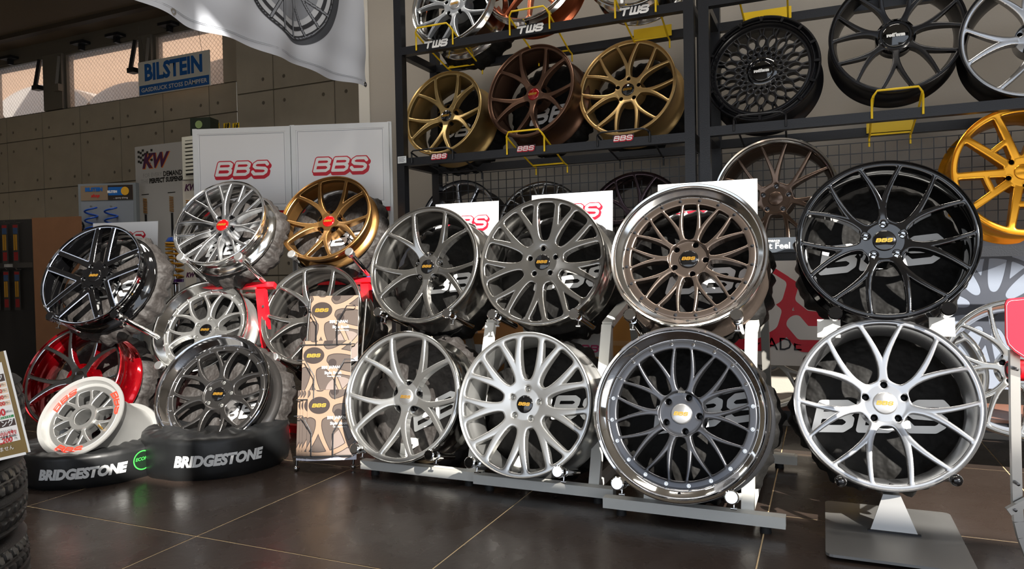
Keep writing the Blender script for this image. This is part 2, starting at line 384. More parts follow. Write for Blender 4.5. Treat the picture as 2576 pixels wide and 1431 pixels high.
def wheel(name, label, D, M4, style, fm, bm, lipm=None, phase=90.0, depth=.20, lipd=0.0, zf=None, nr=84, cap='black', capt=None,
          wall=None, edge=None, lugs=5, lug_ph=90, bolts=0, boltm=None, bolt_ph=0, group=None, dished=0.0, seat=None, capr=.034, cap_word='BBS', stem=True, backrim=None):
    R = D/2; S = STY[style]
    t = thing(name, label, 'wheel', M4, group=group)
    if zf is None: zf = -.006-lipd
    lm = lipm or bm
    # barrel: inner and outer skin
    ri = S['out']*R+.001 if lipm is None else S['out']*R+.002
    if lipm is None:
        pf = [(R*.972, -.004), (R*.985, .0), (R*.996, -.002), (R, -.008), (R*.992, -.016), (R*.945, -.022), (R*.94, -.05), (R*.895, -.07), (R*.89, -depth*.75), (R*.94, -depth+.02), (R*.985, -depth+.014), (R, -depth+.006), (R*.99, -depth),
              (R*.95, -depth), (R*.91, -depth*.85), (R*.865, -depth*.7), (R*.865, -.085), (R*.90, -.055), (R*.925, -.03), (R*.955, -.016), (R*.972, -.004)]
        place('barrel', lathe_mesh(('b', round(R, 4), depth), pf, 96, [bm]), t)
    else:
        q = S['out']
        pf = [(R*.985, 0), (R*.997, -.003), (R, -.010), (R*.992, -.018), (R*.95, -.024), (R*.93, -.05), (R*(q+.05), -lipd-.03), (R*(q+.02), -lipd-.02), (R*(q-.005), -lipd-.012), (R*(q+.005), -lipd-.004), (R*(q+.035), -lipd+.002), (R*.925, -.017), (R*.955, -.010), (R*.962, -.003), (R*.985, 0)]
        place('rim_lip', lathe_mesh(('l', round(R, 4), lipd, q), pf, 112, [lm], name='rim_lip'), t)
        pf = [(R*(q-.03), -lipd-.014), (R*(q+.05), -lipd-.03), (R*.90, -lipd-.05), (R*.89, -depth*.75), (R*.94, -depth+.02), (R*.985, -depth+.014), (R, -depth+.006), (R*.99, -depth), (R*.95, -depth), (R*.91, -depth*.85), (R*.855, -depth*.7), (R*.855, -lipd-.07), (R*(q-.03), -lipd-.04), (R*(q-.03), -lipd-.014)]
        place('barrel', lathe_mesh(('c', round(R, 4), depth, lipd, q), pf, 96, [backrim or bm]), t)
    fmats = [fm, wall] if wall else [fm]
    me = face_mesh(style, R, fmats if not edge else [edge, fm], zf, nr, edge_line=bool(edge), lugs=lugs, lug_ph=lug_ph-phase, dished=dished)
    place('spokes', me, t, Matrix.Rotation(R_(phase), 4, 'Z'))
    zc = zf-S['con']*R-dished
    if 'bore' in S:
        place('hub', lathe_mesh(('bore', round(R, 4)), [(R*.205, zc+.001), (R*.30, zc+.001), (R*.315, zc-.004), (R*.30, zc-.05), (R*.2, zc-.06), (R*.205, zc+.001)], 48, [fm], name='hub'), t)
    else:
        hubr = .072
        def hub(b): b.lathe([(.0, -.034), (hubr*.96, -.034), (hubr, -.030), (hubr, -.010), (hubr+.004, -.07), (0, -.07)], 40)
        place('hub', simple('hub', hub, wall or fm), t, Matrix.Translation((0, 0, zc)))
        for q in range(lugs):
            a = R_(lug_ph+72*q)
            def lug(b): b.lathe([(.0095, -.006), (.0095, -.028), (.006, -.031), (0, -.031)], 16)
            place('lug_seat', simple('lug_seat', lug, seat or lugdark), t, Matrix.Translation((math.cos(a)*.057, math.sin(a)*.057, zc)))
    if cap:
        cm, tm = {'black': (capblack, goldp), 'red': (capred, goldp), 'silver': (capsilver, goldp), 'word': (capblack, white), 'none': (fm, goldp)}[cap]
        def cp(b): b.lathe([(0, .006), (capr*.85, .005), (capr*.95, .003), (capr, -.001), (capr, -.012), (capr+.0005, -.02)], 40)
        c = place('center_cap', simple('center_cap%.3f' % capr, cp, cm), t, Matrix.Translation((0, 0, zc+dished*.2-.001)))
        if cap != 'none' or capt:
            if cap_word == 'BBS':
                place('cap_logo', logo_mesh('BBS', capr*1.25, tm, .03, 'cap_logo', h=.07), c, Matrix.Translation((0, 0, .0072)))
            else:
                text(c, cap_word, capr*.36, tm, 0, 0, .0072, name='cap_logo', offset=.002, sx=1.0)
    if lipm is None and seat is not satinblack and cap == 'black' or cap == 'silver':
        place('rim_mark', logo_mesh('BBS', .022, markm, .02, 'rim_mark', h=.09), t, Matrix.Translation((0, R*((S['ring'] or .9)+S['out'])/2 if lipm is None else R*.25, zf-.0012 if lipm is None else zc+.012)))
    if cap == 'word':
        def hc(b): b.lathe([(capr*1.12, .004), (.066, .002), (.076, -.004), (.080, -.014), (.080, -.03)], 56)
        place('hub_cover', simple('hub_cover%.3f' % capr, hc, glossblack), t, Matrix.Translation((0, 0, zc+.001)))
    if bolts:
        def bo(b): b.lathe([(0, .0055), (.003, .0055), (.0042, .004), (.0044, 0), (.0062, 0), (.0064, -.003)], 12)
        bme = simple('rim_bolt', bo, boltm or chrome, smooth=30)
        rb = (S['ring']+S['out'])/2*R+.002
        for q in range(bolts):
            a = R_(bolt_ph+360/bolts*q); place('rim_bolt', bme, t, Matrix.Translation((rb*math.cos(a), rb*math.sin(a), zf)))
    if stem:
        a = R_(-88); rs = R*.925 if lipm is None else R*(S['out']+.045)
        def st(b): b.lathe([(.0, .004), (.005, .004), (.0055, -.004), (.0055, -.02)], 12)
        place('valve_hole', simple('valve_hole', st, cav), t, Matrix.Translation((rs*math.cos(a), rs*math.sin(a), (-.018 if lipm is None else -lipd*.8-.004))))
    return t
# ------------------------------------------------------------------ cloth covered tyres behind the wheels
clothm = mat('black cover cloth', (17, 16, 15), .7, noise=.3, nscale=9, bump=.025, bscale=11, spec=.25)
clothg = mat('worn grey black cover cloth', (36, 32, 30), .7, noise=.4, nscale=9, bump=.035, bscale=11)
def cover(label, M4, R, back, dep=.19, m=None, tx=0.02, ty=-.06, tw=.30, rot=0.0, word=True, group='cloth tyre covers behind the wheels'):
    M2 = M4 @ Matrix.Translation((0, 0, -back)); t = thing('tire_cover', label, 'tire cover', M2, group=None)
    ph = rng.uniform(0, 6.28, 6)
    def dsp(r, z, a, j):
        k = max(0, min(1, (j-3)/3)) if j < 9 else 1
        wv = math.sin(23*a+ph[0])*.004+math.sin(37*a+ph[1])*.003+math.sin(7*a+ph[2])*.006
        zz = math.sin(31*a+ph[3])*.004
        lo = .004*math.sin(3*a+ph[4])*(r/R)
        return (max(0, r+wv*k*1.4), z+zz*k+lo*(1-k)+(.004*math.sin(5*a+ph[5]+r*30) if 0 < j < 5 else 0))
    prof = [(0.0, 0), (R*.2, 0), (R*.4, .002), (R*.6, .002), (R*.78, .0), (R*.90, -.012), (R*.97, -.035), (R, -.07), (R*1.005, -dep*.6), (R*.985, -dep*.8), (R*.93, -dep*.95), (R*.82, -dep), (0, -dep*.98)]
    b = MB().lathe(prof, 160, disp=dsp); b.build('cloth_cover', m or clothm, t, smooth=60)
    if word:
        place('cover_logo', logo_mesh('BBS', tw, coverprint, .015, 'cover_logo', h=.045), t, Matrix.Translation((tx, ty, .0085)) @ Matrix.Rotation(R_(rot), 4, 'Z'))
    return t
coverprint = mat('white cover print', (225, 226, 226), .5)
# ================================================================== SETTING
tilem = mat('dark brown stone look tile', (54, 45, 40), .2, noise=.25, nscale=2.2, bump=.0005, bscale=60, spec=.5)
nt = tilem.node_tree; b_ = nt.nodes['Principled BSDF']
tc_ = nt.nodes.new('ShaderNodeTexCoord'); n3 = nt.nodes.new('ShaderNodeTexNoise'); n3.inputs['Scale'].default_value = 7; n3.inputs['Detail'].default_value = 8
mp_ = nt.nodes.new('ShaderNodeMapRange'); mp_.inputs[1].default_value = .35; mp_.inputs[2].default_value = .7; mp_.inputs[3].default_value = .22; mp_.inputs[4].default_value = .36
nt.links.new(tc_.outputs['Object'], n3.inputs['Vector']); nt.links.new(n3.outputs['Fac'], mp_.inputs[0]); nt.links.new(mp_.outputs[0], b_.inputs['Roughness'])
groutm = mat('pale tile grout', (205, 180, 140), .8)
fl = struct(MB().box((-9.6, -1.3, -.06), (7.2, 6.3, -.0012)).build('floor', groutm))
TS = .848; gx0 = -.178; gy0 = 1.70
tme = MB(); e = TS/2-.0022
tme.add([(-e, -e, -.02), (e, -e, -.02), (e, e, -.02), (-e, e, -.02), (-e, -e, -.0008), (e, -e, -.0008), (e, e, -.0008), (-e, e, -.0008), (-e+.001, -e+.001, 0), (e-.001, -e+.001, 0), (e-.001, e-.001, 0), (-e+.001, e-.001, 0)],
        [(0,1,5,4),(1,2,6,5),(2,3,7,6),(3,0,4,7),(4,5,9,8),(5,6,10,9),(6,7,11,10),(7,4,8,11),(8,9,10,11)])
to = tme.build('tile', tilem); tmesh = to.data; bpy.data.objects.remove(to)
for i in range(-9, 8):
    for j in range(-3, 5):
        o = place('tile', tmesh, fl, Matrix.Translation((gx0+(i+.5)*TS, gy0+(j+.5)*TS, 0)))
# back walls: cast concrete with tie holes
conc = mat('grey cast concrete', (168, 160, 144), .8, noise=.16, nscale=5, bump=.002, bscale=40)
conch = mat('concrete tie hole', (105, 98, 86), .85)
joint = mat('concrete joint', (96, 90, 78), .85)
def concrete(name, x0, x1, z0, z1, Y, jx, jz, pw, phh, hx=.17, hz=.18):
    base = struct(MB().box((x0, Y+.012, z0), (x1, Y+.3, z1)).build(name, joint)); cache = {}
    def cell(w_, h_, cols, rows_):
        key = (round(w_, 3), round(h_, 3), cols, rows_)
        if key in cache: return cache[key]
        b = MB(); g = .006; rh = .017; L, Rr, Bt, Tp = -w_/2+g, w_/2-g, -h_/2+g, h_/2-g
        hxs = {'lr': [L+hx*pw, Rr-hx*pw], 'r': [Rr-hx*pw], 'l': [L+hx*pw], '': []}[cols]; hzs = {'bt': [Bt+hz*phh, Tp-hz*phh], 'b': [Bt+hz*phh], '': []}[rows_]
        if not hxs or not hzs: b.add([(L, 0, Bt), (Rr, 0, Bt), (Rr, 0, Tp), (L, 0, Tp)], [(0, 1, 2, 3)]); hxs = []
        xe = [L]+[(p+q)/2 for p, q in zip(hxs[:-1], hxs[1:])]+[Rr]; ze = [Bt]+[(p+q)/2 for p, q in zip(hzs[:-1], hzs[1:])]+[Tp]; N = 16
        for ix, cx in enumerate(hxs):
            for iz, cz in enumerate(hzs):
                bx, bz = (xe[ix], xe[ix+1]), (ze[iz], ze[iz+1]); outer = []
                for k in range(N):
                    a = 2*math.pi*(k+.5)/N; dx, dz = math.cos(a), math.sin(a)
                    t = min((bx[1]-cx)/dx if dx > 0 else (bx[0]-cx)/dx, (bz[1]-cz)/dz if dz > 0 else (bz[0]-cz)/dz); outer.append((cx+dx*t, 0, cz+dz*t))
                inner = [(cx+rh*math.cos(2*math.pi*(k+.5)/N), 0, cz+rh*math.sin(2*math.pi*(k+.5)/N)) for k in range(N)]; deep = [(p[0], .008, p[2]) for p in inner]
                b.add(outer+inner+deep, [(k, (k+1) % N, N+(k+1) % N, N+k) for k in range(N)]+[(N+k, N+(k+1) % N, 2*N+(k+1) % N, 2*N+k) for k in range(N)])
                b.add(deep, [tuple(range(N))], 1)
                for cxx in bx:
                    for czz in bz:
                        ang = math.atan2(czz-cz, cxx-cx) % (2*math.pi); k = int((ang/(2*math.pi)*N-.5) // 1) % N
                        b.add([outer[k], (cxx, 0, czz), outer[(k+1) % N]], [(0, 1, 2)])
        b.add([(L, 0, Bt), (Rr, 0, Bt), (Rr, 0, Tp), (L, 0, Tp), (L, .013, Bt), (Rr, .013, Bt), (Rr, .013, Tp), (L, .013, Tp)], [(0,1,5,4),(1,2,6,5),(2,3,7,6),(3,0,4,7)])
        o = b.build('concrete_panel', [conc, conch]); cache[key] = o.data; bpy.data.objects.remove(o); return cache[key]
    def edge_list(a, b, j, p):
        k = math.ceil((a-j)/p+.03); e_ = [a]; v = j+k*p
        while v < b-.03: e_.append(v); v += p
        return e_+[b]
    xe, ze = edge_list(x0, x1, jx, pw), edge_list(z0, z1, jz, phh)
    for i in range(len(xe)-1):
        w_ = xe[i+1]-xe[i]; full = w_ > pw*.9; cols = 'lr' if full else ('r' if i == 0 else 'l')
        if w_ < pw*.3: cols = ''
        for j in range(len(ze)-1):
            h_ = ze[j+1]-ze[j]; rows_ = 'bt' if h_ > phh*.9 else ('b' if h_ > phh*.3 else '')
            place('concrete_panel', cell(w_, h_, cols, rows_), base, Matrix.Translation(((xe[i]+xe[i+1])/2, Y, (ze[j]+ze[j+1])/2)))
    return base
YB = 5.5
concrete('wall_back', -9.5, -5.34, 0.0, 2.765, YB, -5.712, 2.465-.59*5+.59*5, .648, .59)
# pier with wider panels, nearer
YP = 5.12
pj = atY(688, 225, YP); pj2 = atY(841, 203, YP)
concrete('wall_pier', atY(596, 240, YP)[0], atY(925, 240, YP)[0]+.35, -.01, 3.56, YP, pj[0], pj[2], pj2[0]-pj[0], .56)
px0 = atY(596, 240, YP)[0]
struct(MB().box((px0-.012, YP+.014, 0), (px0+.02, YB+.02, 3.56)).build('wall_return', conc))
# the strip of wall above and right of the windows
wz0, wz1 = 2.77, 3.40
struct(MB().box((-9.5, YB+.012, wz1), (px0, YB+.25, 3.9)).build('wall_head', mat('grey painted steel', (92, 88, 80), .6)))
xr = atY(562, 200, YB)[0]
struct(MB().box((xr, YB, wz0), (px0+.01, YB+.25, wz1)).build('wall_jamb', conc))
plaster = mat('warm grey plaster wall', (158, 151, 141), .75, noise=.05, nscale=3, bump=.0004, bscale=120)
YW = 3.98
xw = atY(931, 250, YW)[0]
struct(MB().box((xw, YW, -.01), (7.2, YW+.12, 4.9)).build('wall_plaster', plaster))
struct(MB().box((xw-.085, YW-.006, 0), (xw-.001, YW+.10, 4.86)).build('trim_1', mat('off white trim', (205, 201, 192), .5)))
struct(MB().box((xw-.1, YW+.02, 0), (xw-.086, YP+.3, 4.86)).build('wall_side', conc))
struct(MB().box((-9.6, -1.3, -.01), (-9.5, YB+.3, 4.6)).build('wall_left', conc))
struct(MB().box((7.2, -1.3, -.01), (7.3, YW, 4.9)).build('wall_right', plaster))
# ceiling: low soffit at the back left, high over the shop
ceilm = mat('brown grey ceiling board', (98, 88, 76), .8, noise=.05)
ceilm2 = mat('grey ceiling', (175, 172, 166), .8)
struct(MB().box((-9.6, 3.6, 3.565), (xw-.08, YB+.3, 3.66)).build('ceiling_low', ceilm))
struct(MB().box((-9.6, -1.3, 4.86), (7.3, YB+.3, 4.95)).build('ceiling', ceilm2))
struct(MB().box((-9.6, 3.55, 3.565), (xw-.08, 3.6, 4.86)).build('wall_bulkhead', ceilm))
for k, (pa, pb) in enumerate((((0, 108), (300, 32)),)):
    a = atZ(pa[0], pa[1], 3.52); bq = atZ(pb[0], pb[1], 3.52); yy = (a[1]+bq[1])/2
    struct(MB().box((-9.5, yy-.03, 3.52), (px0+1.2, yy+.05, 3.566)).build('beam', mat('dark steel beam', (62, 55, 47), .6)))
# windows: wired frosted panes
alu = mat('weathered aluminium', (112, 108, 100), .45, .3)
pane = bpy.data.materials.new('wired frosted glass'); pane.use_nodes = True; n_ = pane.node_tree; n_.nodes.clear()
out = n_.nodes.new('ShaderNodeOutputMaterial'); tr = n_.nodes.new('ShaderNodeBsdfTranslucent'); tp = n_.nodes.new('ShaderNodeBsdfTransparent'); mx1 = n_.nodes.new('ShaderNodeMixShader'); mx2 = n_.nodes.new('ShaderNodeMixShader'); df = n_.nodes.new('ShaderNodeBsdfDiffuse')
tr.inputs[0].default_value = (.66, .60, .56, 1); tp.inputs[0].default_value = (.5, .48, .46, 1); df.inputs[0].default_value = (.25, .22, .2, 1)
mx1.inputs[0].default_value = .8
tcw = n_.nodes.new('ShaderNodeTexCoord'); sep = n_.nodes.new('ShaderNodeSeparateXYZ')
n_.links.new(tcw.outputs['Object'], sep.inputs[0])
def _math(op, a, b=None):
    q = n_.nodes.new('ShaderNodeMath'); q.operation = op
    for i, v in enumerate((a, b)):
        if v is None: continue
        if isinstance(v, (int, float)): q.inputs[i].default_value = v
        else: n_.links.new(v, q.inputs[i])
    return q.outputs[0]
s1 = _math('ADD', sep.outputs[0], sep.outputs[2]); s2 = _math('SUBTRACT', sep.outputs[0], sep.outputs[2])
def wire(s): return _math('LESS_THAN', _math('ABSOLUTE', _math('SUBTRACT', _math('FRACT', _math('MULTIPLY', s, 19.0)), .5)), .045)
wr = _math('MULTIPLY', _math('MAXIMUM', wire(s1), wire(s2)), .35)
n_.links.new(tr.outputs[0], mx1.inputs[1]); n_.links.new(tp.outputs[0], mx1.inputs[2]); n_.links.new(wr, mx2.inputs[0]); n_.links.new(mx1.outputs[0], mx2.inputs[1]); n_.links.new(df.outputs[0], mx2.inputs[2]); n_.links.new(mx2.outputs[0], out.inputs[0])
xs = [(-9.6, atY(112, 250, YB)[0]), (atY(157, 200, YB)[0], atY(352, 180, YB)[0]), (atY(382, 140, YB)[0], xr)]
for i, (a, bq) in enumerate(xs):
    wroot = bpy.data.objects.new('window_%d' % (i+1), None); C.objects.link(wroot); struct(wroot); wroot['category'] = 'window'
    del wroot['category']
    b = MB(); y0, y1 = YB+.03, YB+.10; z0, z1 = wz0, wz1-.02
    b.box((a, y0, z1), (bq, y1, wz1+.02)); b.box((a, y0, z0-.01), (bq, y1, z0+.008)); b.box((a-.0, y0, z0), (a+.03, y1, z1)); b.box((bq-.012, y0, z0), (bq, y1, z1))
    b.build('window_frame', alu, wroot)
    MB().box((a+.02, YB+.06, z0), (bq-.01, YB+.066, z1)).build('pane', pane, wroot)
    if i < 2:
        b = MB(); b.bar((bq-.03, YB-.02, z1-.02), (bq-.08, YB-.05, z0+.28), .035, .035); b.box((bq-.10, YB-.08, z0+.24), (bq+.0, YB, z0+.29)); b.build('stay_arm', blackmetal, wroot)
    if i > 0:
        b = MB(); b.bar((a-.03, YB-.01, z1-.02), (a-.05, YB-.04, z0+.25), .03, .03); b.box((a-.08, YB-.06, z0+.19), (a+.01, YB, z0+.27)); b.build('stay_arm', alu, wroot)
    for fx in (.3, .75):
        xx = a+(bq-a)*fx if i else bq-1.0*(1-fx)-.3
        MB().box((xx-.10, YB-.09, wz1+.03), (xx+.10, YB+.01, wz1+.06)).box((xx-.02, YB-.05, wz1-.03), (xx+.02, YB, wz1+.03)).build('latch', blackmetal, wroot)
    if i < 2: struct(MB().box((bq, YB-.01, wz0), (xs[i+1][0], YB+.14, wz1)).build('trim_%d' % (i+2), alu))
# outside the high windows: a neighbour's wall and an arched white roof
nb = mat('neighbour wall render', (236, 205, 180), .9); arc = mat('white arched roof sheet', (250, 250, 250), .8)
struct(MB().box((-16, 8.6, 1.0), (-3, 8.8, 9)).build('neighbour_wall', nb))
for cx_, rr_ in ((-9.6-1.4, 1.25), (-9.05, .95), (-7.15, 1.1), (-12.9, 1.2)):
    b = MB(); N = 28
    vs = [(cx_+rr_*1.1*math.cos(math.pi*k/N), y_, 3.0+rr_*.62*math.sin(math.pi*k/N)) for y_ in (7.2, 7.9) for k in range(N+1)]
    vs += [(cx_, 7.2, 2.4), (cx_+rr_*1.1, 7.2, 2.4), (cx_-rr_*1.1, 7.2, 2.4)]
    b.add(vs, [(k, k+1, N+2+k, N+1+k) for k in range(N)]+[tuple(range(N+1))])
    b.box((cx_-rr_*1.1, 7.2, 2.0), (cx_+rr_*1.1, 7.9, 3.0))
    struct(b.build('arched_roof', arc))
# outside in front: sunlit forecourt that the chrome reflects
struct(MB().box((-14, -16, -.12), (16, -1.3, -.02)).build('ground_forecourt', mat('pale concrete forecourt', (150, 145, 138), .9)))
# front facade at the shop's opening, plus unseen panels added to cut the sun
fac = mat('facade metal', (150, 150, 150), .6)
struct(MB().box((-9.6, -1.3, 0), (-3.2, -1.2, 4.9)).build('wall_front_left', fac))
struct(MB().box((.15, -1.3, 4.3), (1.2, -1.2, 4.9)).build('sun_block_header', fac))  # added out of view to keep sun off the hanging banner
struct(MB().box((-3.2, -1.3, 2.8), (.15, -1.2, 4.9)).build('sun_block_upper', fac))  # unseen panel added to keep sun off the far left background
struct(MB().box((-3.2, -1.3, 1.9), (1.15, -1.2, 2.74)).build('sun_block_low', fac))  # unseen band added to shade the floor, lower so the left wheels stay sunlit
struct(MB().box((1.15, -1.3, 1.9), (7.2, -1.2, 3.12)).build('sun_block_band', fac))  # unseen taller band added to shade the floor and the stand base bars

# fill lamps added above the frame to brighten the racks and background
lampm = mat('fill lamp diffuser', (1.0, .96, .9), .5, emit=6)
for i, (x, y) in enumerate(((-3.6, 3.0), (-1.6, 2.2), (.4, 2.2), (-6.5, 3.0))):
    t = thing('fill_lamp', 'flat added fill lamp above the shop floor, lamp %s counted from the left wall' % ('two', 'three', 'four', 'one')[i], 'added fill lamp', loc=(x, y, 4.80)); t.matrix_world = Matrix.Translation((x, y, 4.80))
    MB().box((-.65, -.16, 0), (.65, .16, .06)).build('housing', frame_al, t); MB().box((-.62, -.13, -.012), (.62, .13, -.0)).build('diffuser', lampm, t)
    L_ = bpy.data.lights.new('fill_light', 'AREA'); L_.shape = 'RECTANGLE'; L_.size = 1.2; L_.size_y = .25; L_.energy = LAMP; L_.color = (1, .95, .88); lo_ = bpy.data.objects.new('fill_light', L_); C.objects.link(lo_); lo_.parent = t; lo_.location = (0, 0, -.02)
# ================================================================== RACKS
YF, YR = 3.25, 3.62
def rack(label, x0, x1, zs, top=2.75, grid=True):
    t = thing('display_rack', label, 'shelf rack', loc=(x0, YF, 0), group='black steel wheel racks')
    off = Vector((x0, YF, 0)); p = .045
    def loc(pt): return tuple(Vector(pt)-off)
    for xx in (x0, x1-p):
        for yy in (YF, YR):
            MB().box(loc((xx, yy, 0)), loc((xx+p, yy+p, top))).build('upright', blackmetal, t)
    for z in zs:
        MB().box(loc((x0+p, YF, z-.04)), loc((x1-p, YF+.04, z))).build('front_rail', blackmetal, t)
        MB().box(loc((x0+p, YR, z-.04)), loc((x1-p, YR+.04, z))).build('rear_rail', blackmetal, t)
        for xx in (x0, x1-p):
            MB().box(loc((xx+.004, YF+p, z-.04)), loc((xx+p-.004, YR, z))).build('side_rail', blackmetal, t)
    if grid:
        z0, z1, sp = .93, 1.385, .047; b = MB(); y = YR-.012
        n = int((x1-x0-.1)/sp)
        for i in range(n+1): xx = x0+.05+i*sp; b.box(loc((xx-.0018, y, z0)), loc((xx+.0018, y+.0036, z1)))
        for j in range(int((z1-z0)/sp)+1): zz = z1-j*sp; b.box(loc((x0+.045, y-.0036, zz-.0018)), loc((x1-.045, y, zz+.0018)))
        b.build('wire_grid', blackmetal, t)
    return t
XA0, XA1, XB0, XB1 = -2.065, -.515, -.495, 1.50
rackA = rack('black steel tube rack holding gold and bronze wheels, beside the white boards', XA0, XA1, (2.02, 1.44, .90, .22))
rackB = rack('black steel tube rack holding the gloss black lattice wheel, right of the other rack', XB0, XB1, (2.02, 1.455, .90, .22))
cardm = mat('white price card', (215, 220, 222), .5)
def on_rack(t, px, py, word, x0):
    P = atY(px, py, YF-.002); m = frame((P[0]-x0, P[1]-YF, P[2]))
    if word == 'TWS':
        c = place('name_plate', MB().box((-.062, -.0235, -.001), (.062, .0235, .0005)).build('tmp', blackmetal).data, t, m); bpy.data.objects.remove(bpy.data.objects['tmp'])
        place('plate_letters', logo_mesh('TWS', .125, white, .05, 'plate_letters', h=.07), c, Matrix.Translation((0, 0, .0015)))
    else:
        c = place('name_plate', MB().box((-.05, -.016, -.001), (.05, .016, .0004)).build('tmp', blackmetal).data, t, m); bpy.data.objects.remove(bpy.data.objects['tmp'])
        outline_logo(c, 'BBS', .082, 0, 0, .001, h=.06)
for px, py in ((1098, 110), (1335, 72), (1597, 26)): on_rack(rackA, px, py, 'TWS', XA0)
for px, py in ((1105, 393), (1323, 373), (1568, 347)): on_rack(rackA, px, py, 'BBS', XA0)
pc = hit(frame((0, YF-.004, 0)), 1012, 402); 
pcard = MB().box((-.026, -.018, 0), (.026, .018, .001)).build('price_card', cardm, rackA); pcard.matrix_basis = frame((pc[0]-XA0, -.006, pc[1]))
for k in range(4): place('card_print', MB().box((-.021, .010-.007*k, .0011), (.018-.006*(k % 2), .012-.007*k, .0013)).build('tmp', blackp).data, pcard); bpy.data.objects.remove(bpy.data.objects['tmp'])
# wire cradles that hold the wheels
def cradle(label, xc, z, m, w=.20, loop=.07, plate=True, out=.10, group=None):
    t = thing('wheel_cradle', label, 'wire cradle', loc=(xc, YF, z), group=group)
    h = w/2; r = .0045; d = YR-YF
    pts = [(-h, -.006, -.03), (-h, -.006, loop*.6), (-h*.95, -.02-out*.0, loop*.75), (-h*.8, -.03, loop), (h*.8, -.03, loop), (h*.95, -.02, loop*.75), (h, -.006, loop*.6), (h, -.006, -.03)]
    MB().tube(pts, r, 8).build('front_hoop', m, t, smooth=60)
    for s in (-1, 1): MB().tube([(s*h*.95, -.02, loop*.72), (s*h*.95, .10, loop*.45-.02), (s*h*.9, d-.06, -.045), (s*h*.9, d-.012, -.05), (s*h*.9, d-.012, -.09)], r, 8).build('side_arm', m, t, smooth=60)
    MB().tube([(-h*.9, d-.06, -.045), (h*.9, d-.06, -.045)], r, 8).build('cross_wire', m, t, smooth=60)
    if plate: MB().box((-h*1.02, d-.016, -.03), (h*1.02, d-.012, .025)).build('rear_plate', m, t)
    return t
def crX(pxa, pxb, y): a = atY(pxa, y, YF)[0]; b = atY(pxb, y, YF)[0]; return (a+b)/2, b-a
for pa, pb, y, z, m, pl, lab in (
    (1048, 1140, 90, 2.02, yellow, True, 'yellow wire cradle under the silver wheel at the rack top left'),
    (1283, 1383, 50, 2.02, yellow, False, 'yellow wire cradle under the copper wheel with a polished lip'),
    (1548, 1650, 15, 2.02, yellow, True, 'yellow wire cradle at the right end of the upper rail'),
    (1276, 1370, 350, 1.44, yellow, False, 'yellow wire cradle under the dark bronze wheel with red cap'),
    (1037, 1140, 385, 1.44, blackmetal, False, 'black wire cradle under the smaller gold wheel'),
    (1503, 1635, 335, 1.44, blackmetal, False, 'black wire cradle under the gold mesh wheel'),
    (1846, 1977, 300, 1.455, blackmetal, False, 'black wire cradle under the black lattice wheel'),
    (2193, 2322, 255, 1.455, yellow, True, 'yellow wire cradle under the big black mesh wheel')):
    xc, w_ = crX(pa, pb, y); cradle(lab, xc, z, m, w=w_, plate=pl, loop=.075 if m is yellow else .03)
xc = atY(1930, 30, YR)[0]; cradle('yellow wire cradle with plate, above the black lattice wheel', xc, 2.02, yellow, w=.21, plate=True, loop=.05)
xc = atZ(1975, 1090, .2); cradle('yellow wire cradle low behind the two polished lip wheels', .02, .22, yellow, w=.18, plate=False, loop=.06)
# ================================================================== WHEELS
gold = mat('satin gold', (186, 158, 104), .33, .85); bronze = mat('satin dark bronze', (112, 84, 68), .35, .85); goldl = mat('satin pale gold', (198, 166, 112), .36, .8)
bronze2 = mat('bright bronze', (150, 112, 66), .28, .9)
silver = mat('brushed silver', (182, 183, 185), .27, .95); silver2 = mat('satin silver paint', (202, 202, 200), .30, .92); dsilver = mat('diamond dark silver', (158, 156, 152), .18, .95)
gunm = mat('gunmetal', (92, 90, 89), .24, .9); brownm = mat('bronze brown mesh', (110, 98, 90), .24, .85); anth = mat('anthracite', (84, 85, 89), .26, .85)
glossblack = mat('gloss black paint', (7, 7, 8), .07, 0, coat=1); satinblack = mat('satin black paint', (24, 24, 27), .30, .2)
redc = mat('candy red', (165, 8, 22), .16, .75, coat=1); smoked = mat('smoked polished face', (175, 176, 178), .12, 1)
machline = mat('machined blue grey edge', (130, 138, 155), .3, .6); orange = mat('translucent gold orange', (240, 166, 44), .24, .75)
copper = mat('brushed copper', (168, 92, 62), .3, .9); brown = mat('brushed brown', (112, 94, 82), .27, .9); whitem = mat('bare white silver', (205, 203, 198), .38, .75)
darkred = mat('dark plum grey', (70, 58, 62), .22, .85)
def P(pos, yaw, tilt): return frame(pos, yaw, tilt)
CB = 'black cloth tyre cover printed with white letters, behind '
